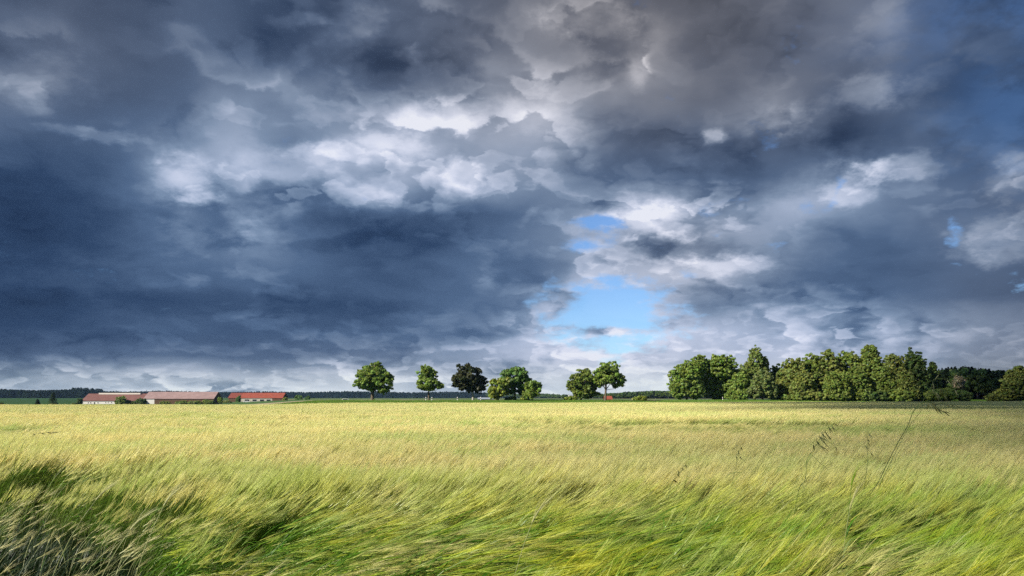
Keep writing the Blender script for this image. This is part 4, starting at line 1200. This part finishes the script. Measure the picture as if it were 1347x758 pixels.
wild_oat('faint bent wild oat low over the field near the left edge', 8.5,
         [(20, 606), (26, 592), (36, 578), (50, 571), (66, 569)],
         [(44, 571, 50, 573), (54, 570, 60, 572), (62, 569, 70, 570), (68, 569, 78, 569)], 7, True, size=.03, stem_w=.0018)

# tall leafy barley plants and single ears that stand out near the camera
EARS = 'single barley stalks that stand clear of the crop'
def barley_stalk(label, d, foot_px, tip_px, lean, seed, green=.4, h=None, dry=0.0):
    r = np.random.default_rng(seed); top = at(*tip_px, d); x0 = at(foot_px, 600, d).x
    g = float(land(x0, d)); root = empty('barley_stalk', (x0, d, g)); tag(root, label, 'barley stalk', EARS)
    H = top.z - g; dx = top.x - x0; s = np.linspace(0, 1, 9)
    pts = np.stack([dx * s ** lean, 0.05 * s, H * (s * (1 + .25 * (1 - s)))], 1)
    cs = (C_STEM1 * (1 - green) + C_LEAF * green) * (1 - dry) + C_DRY * dry
    b = MB(); b.tube(pts, np.linspace(.0030, .0018, 9), 6, cs); b.build('stem', (M_DRY if dry > .3 else M_BARLEY), root, True)
    dv = pts[-1] - pts[-2]; az = 0.1; th = math.atan2(math.hypot(dv[0], dv[1]), dv[2])
    E, de, the = bend_curve(pts[-1], .095, th, th + .35, az, 10, 1.0)
    ec = (C_EAR * (1 - green * .5) + C_LEAF * green * .8) * (1 - dry) + C_DRY * dry
    b = MB(); b.tube(E, [.002, .0062, .0046, .0064, .0048, .0064, .0048, .0060, .0040, .001], 6, ec); b.build('ear', (M_DRY if dry > .3 else M_BARLEY), root)
    b = MB()
    for j in range(26):
        f = r.random(); i = f * 8.99; k = int(i); p = E[k] * (1 - i + k) + E[k + 1] * (i - k)
        tt = th + .3 * f + r.normal(0, .12); Q, da, _ = bend_curve(p, r.uniform(.11, .15), tt, tt + .3, az + r.normal(0, .14), 5, 1.0)
        b.ribbon(Q, (.0019, .0017, .0014, .0009, .0003), perp(da, r), (C_AWN * (1 - green * .4)) * (1 - dry) + C_DRY * dry)
    b.build('awns', (M_DRY if dry > .3 else M_BARLEY), root)
    for i in (3, 5):
        la = az + r.normal(0, .7); Q, dl, _ = bend_curve(pts[i], r.uniform(.2, .32), .4, 1.8, la, 6, 1.2)
        b = MB(); sd = np.array((-math.sin(la), math.cos(la), .2)); b.ribbon(Q, (.006, .012, .012, .009, .006, .001), sd / np.linalg.norm(sd), C_LEAF * 1.3 * (1 - dry) + C_DRY * .7 * dry); b.build('leaf', (M_DRY if dry > .3 else M_BARLEY), root)
barley_stalk('pale dry barley stalk rising over the dark weedy corner, nearest to its right rim', 4.6, 150, (210, 668), 1.6, 1, .1, dry=.7)
barley_stalk('pale bent barley stalk at the left of the dark weedy corner', 4.8, 40, (120, 660), 1.8, 2, .1, dry=.6)
barley_stalk('whitish barley stalk leaning over the middle of the dark weedy corner', 4.3, 85, (165, 700), 1.7, 3, .1, dry=.8)
barley_stalk('tall green barley stalk standing upright right of the dense wild oat', 5.6, 1108, (1124, 640), 1.5, 4, .7)
barley_stalk('drooping green barley ear low at the bottom right', 4.4, 905, (985, 715), 1.9, 5, .8)
barley_stalk('straw coloured upright barley stalk in the lower right part of the field', 5.0, 1100, (1122, 672), 1.6, 6, .1, dry=.4)
barley_stalk('pale ear leaning right at the lower middle of the field', 4.5, 655, (700, 690), 1.7, 7, .1, dry=.5)

# ------------------------------------------------------------------ the air, and unseen puffs added up-sun to shade the right side
def build_haze():
    b = MB(); b.box(-3600, 3600, -120, 3300, -9, 44)
    m, T = material('air')
    v = T.node('ShaderNodeVolumePrincipled')
    v.inputs['Color'].default_value = (0.34, 0.58, 1.0, 1); v.inputs['Density'].default_value = HAZE; v.inputs['Anisotropy'].default_value = 0.0
    o = T.node('ShaderNodeOutputMaterial'); T.l.new(v.outputs[0], o.inputs['Volume'])
    return tag(b.build('haze', m), kind='stuff')
HAZE = 0.000045
build_haze()

def build_added_shade_cloud():
    """puffs added up-sun, out of view, to darken the field: their thinning edge lies along the right part of the field"""
    r = np.random.default_rng(5); b = MB(); t0 = 1500.0
    ico_v = []; ph = (1 + 5 ** .5) / 2
    for s1 in (-1, 1):
        for s2 in (-1, 1): ico_v += [(0, s1, s2 * ph), (s1, s2 * ph, 0), (s2 * ph, 0, s1)]
    iv = np.array(ico_v) / math.hypot(1, ph)
    fs = []
    for i in range(12):
        for j in range(i + 1, 12):
            for k in range(j + 1, 12):
                e = [np.linalg.norm(iv[p] - iv[q]) for p, q in ((i, j), (j, k), (i, k))]
                if max(e) < 1.1:
                    nn = np.cross(iv[j] - iv[i], iv[k] - iv[i]); fs.append((i, j, k) if nn @ (iv[i] + iv[j] + iv[k]) > 0 else (i, k, j))
    sd = np.array(sun_dir)
    n = 0
    while n < 10000:
        y = r.uniform(-40, 330); x = r.uniform(-15, 420)
        e = (x - 1.0 - 0.20 * y) / (3.5 + 0.26 * abs(y)) - smooth((y - 150) / 60) * 1.15       # 0 at the rim, 1 where the shade is deep
        e += (float(vnoise(x, y, .03, 6)) - .5) * .5
        if r.random() > np.clip(e, 0, 1): n += .25; continue
        n += 1
        t = t0 + r.uniform(-40, 90) * min(1, max(0, e)); p = np.array((x, y, 1.0)) + sd * t
        R_ = r.uniform(2.2, 4.6)
        b.add(p + iv * R_ * r.uniform(.75, 1.2, (12, 1)), fs)
    return tag(b.build('cloud', plain_mat('shade_cloud_white', (.8, .8, .82), 1, 0, .02, .1)), kind='structure')
build_added_shade_cloud()
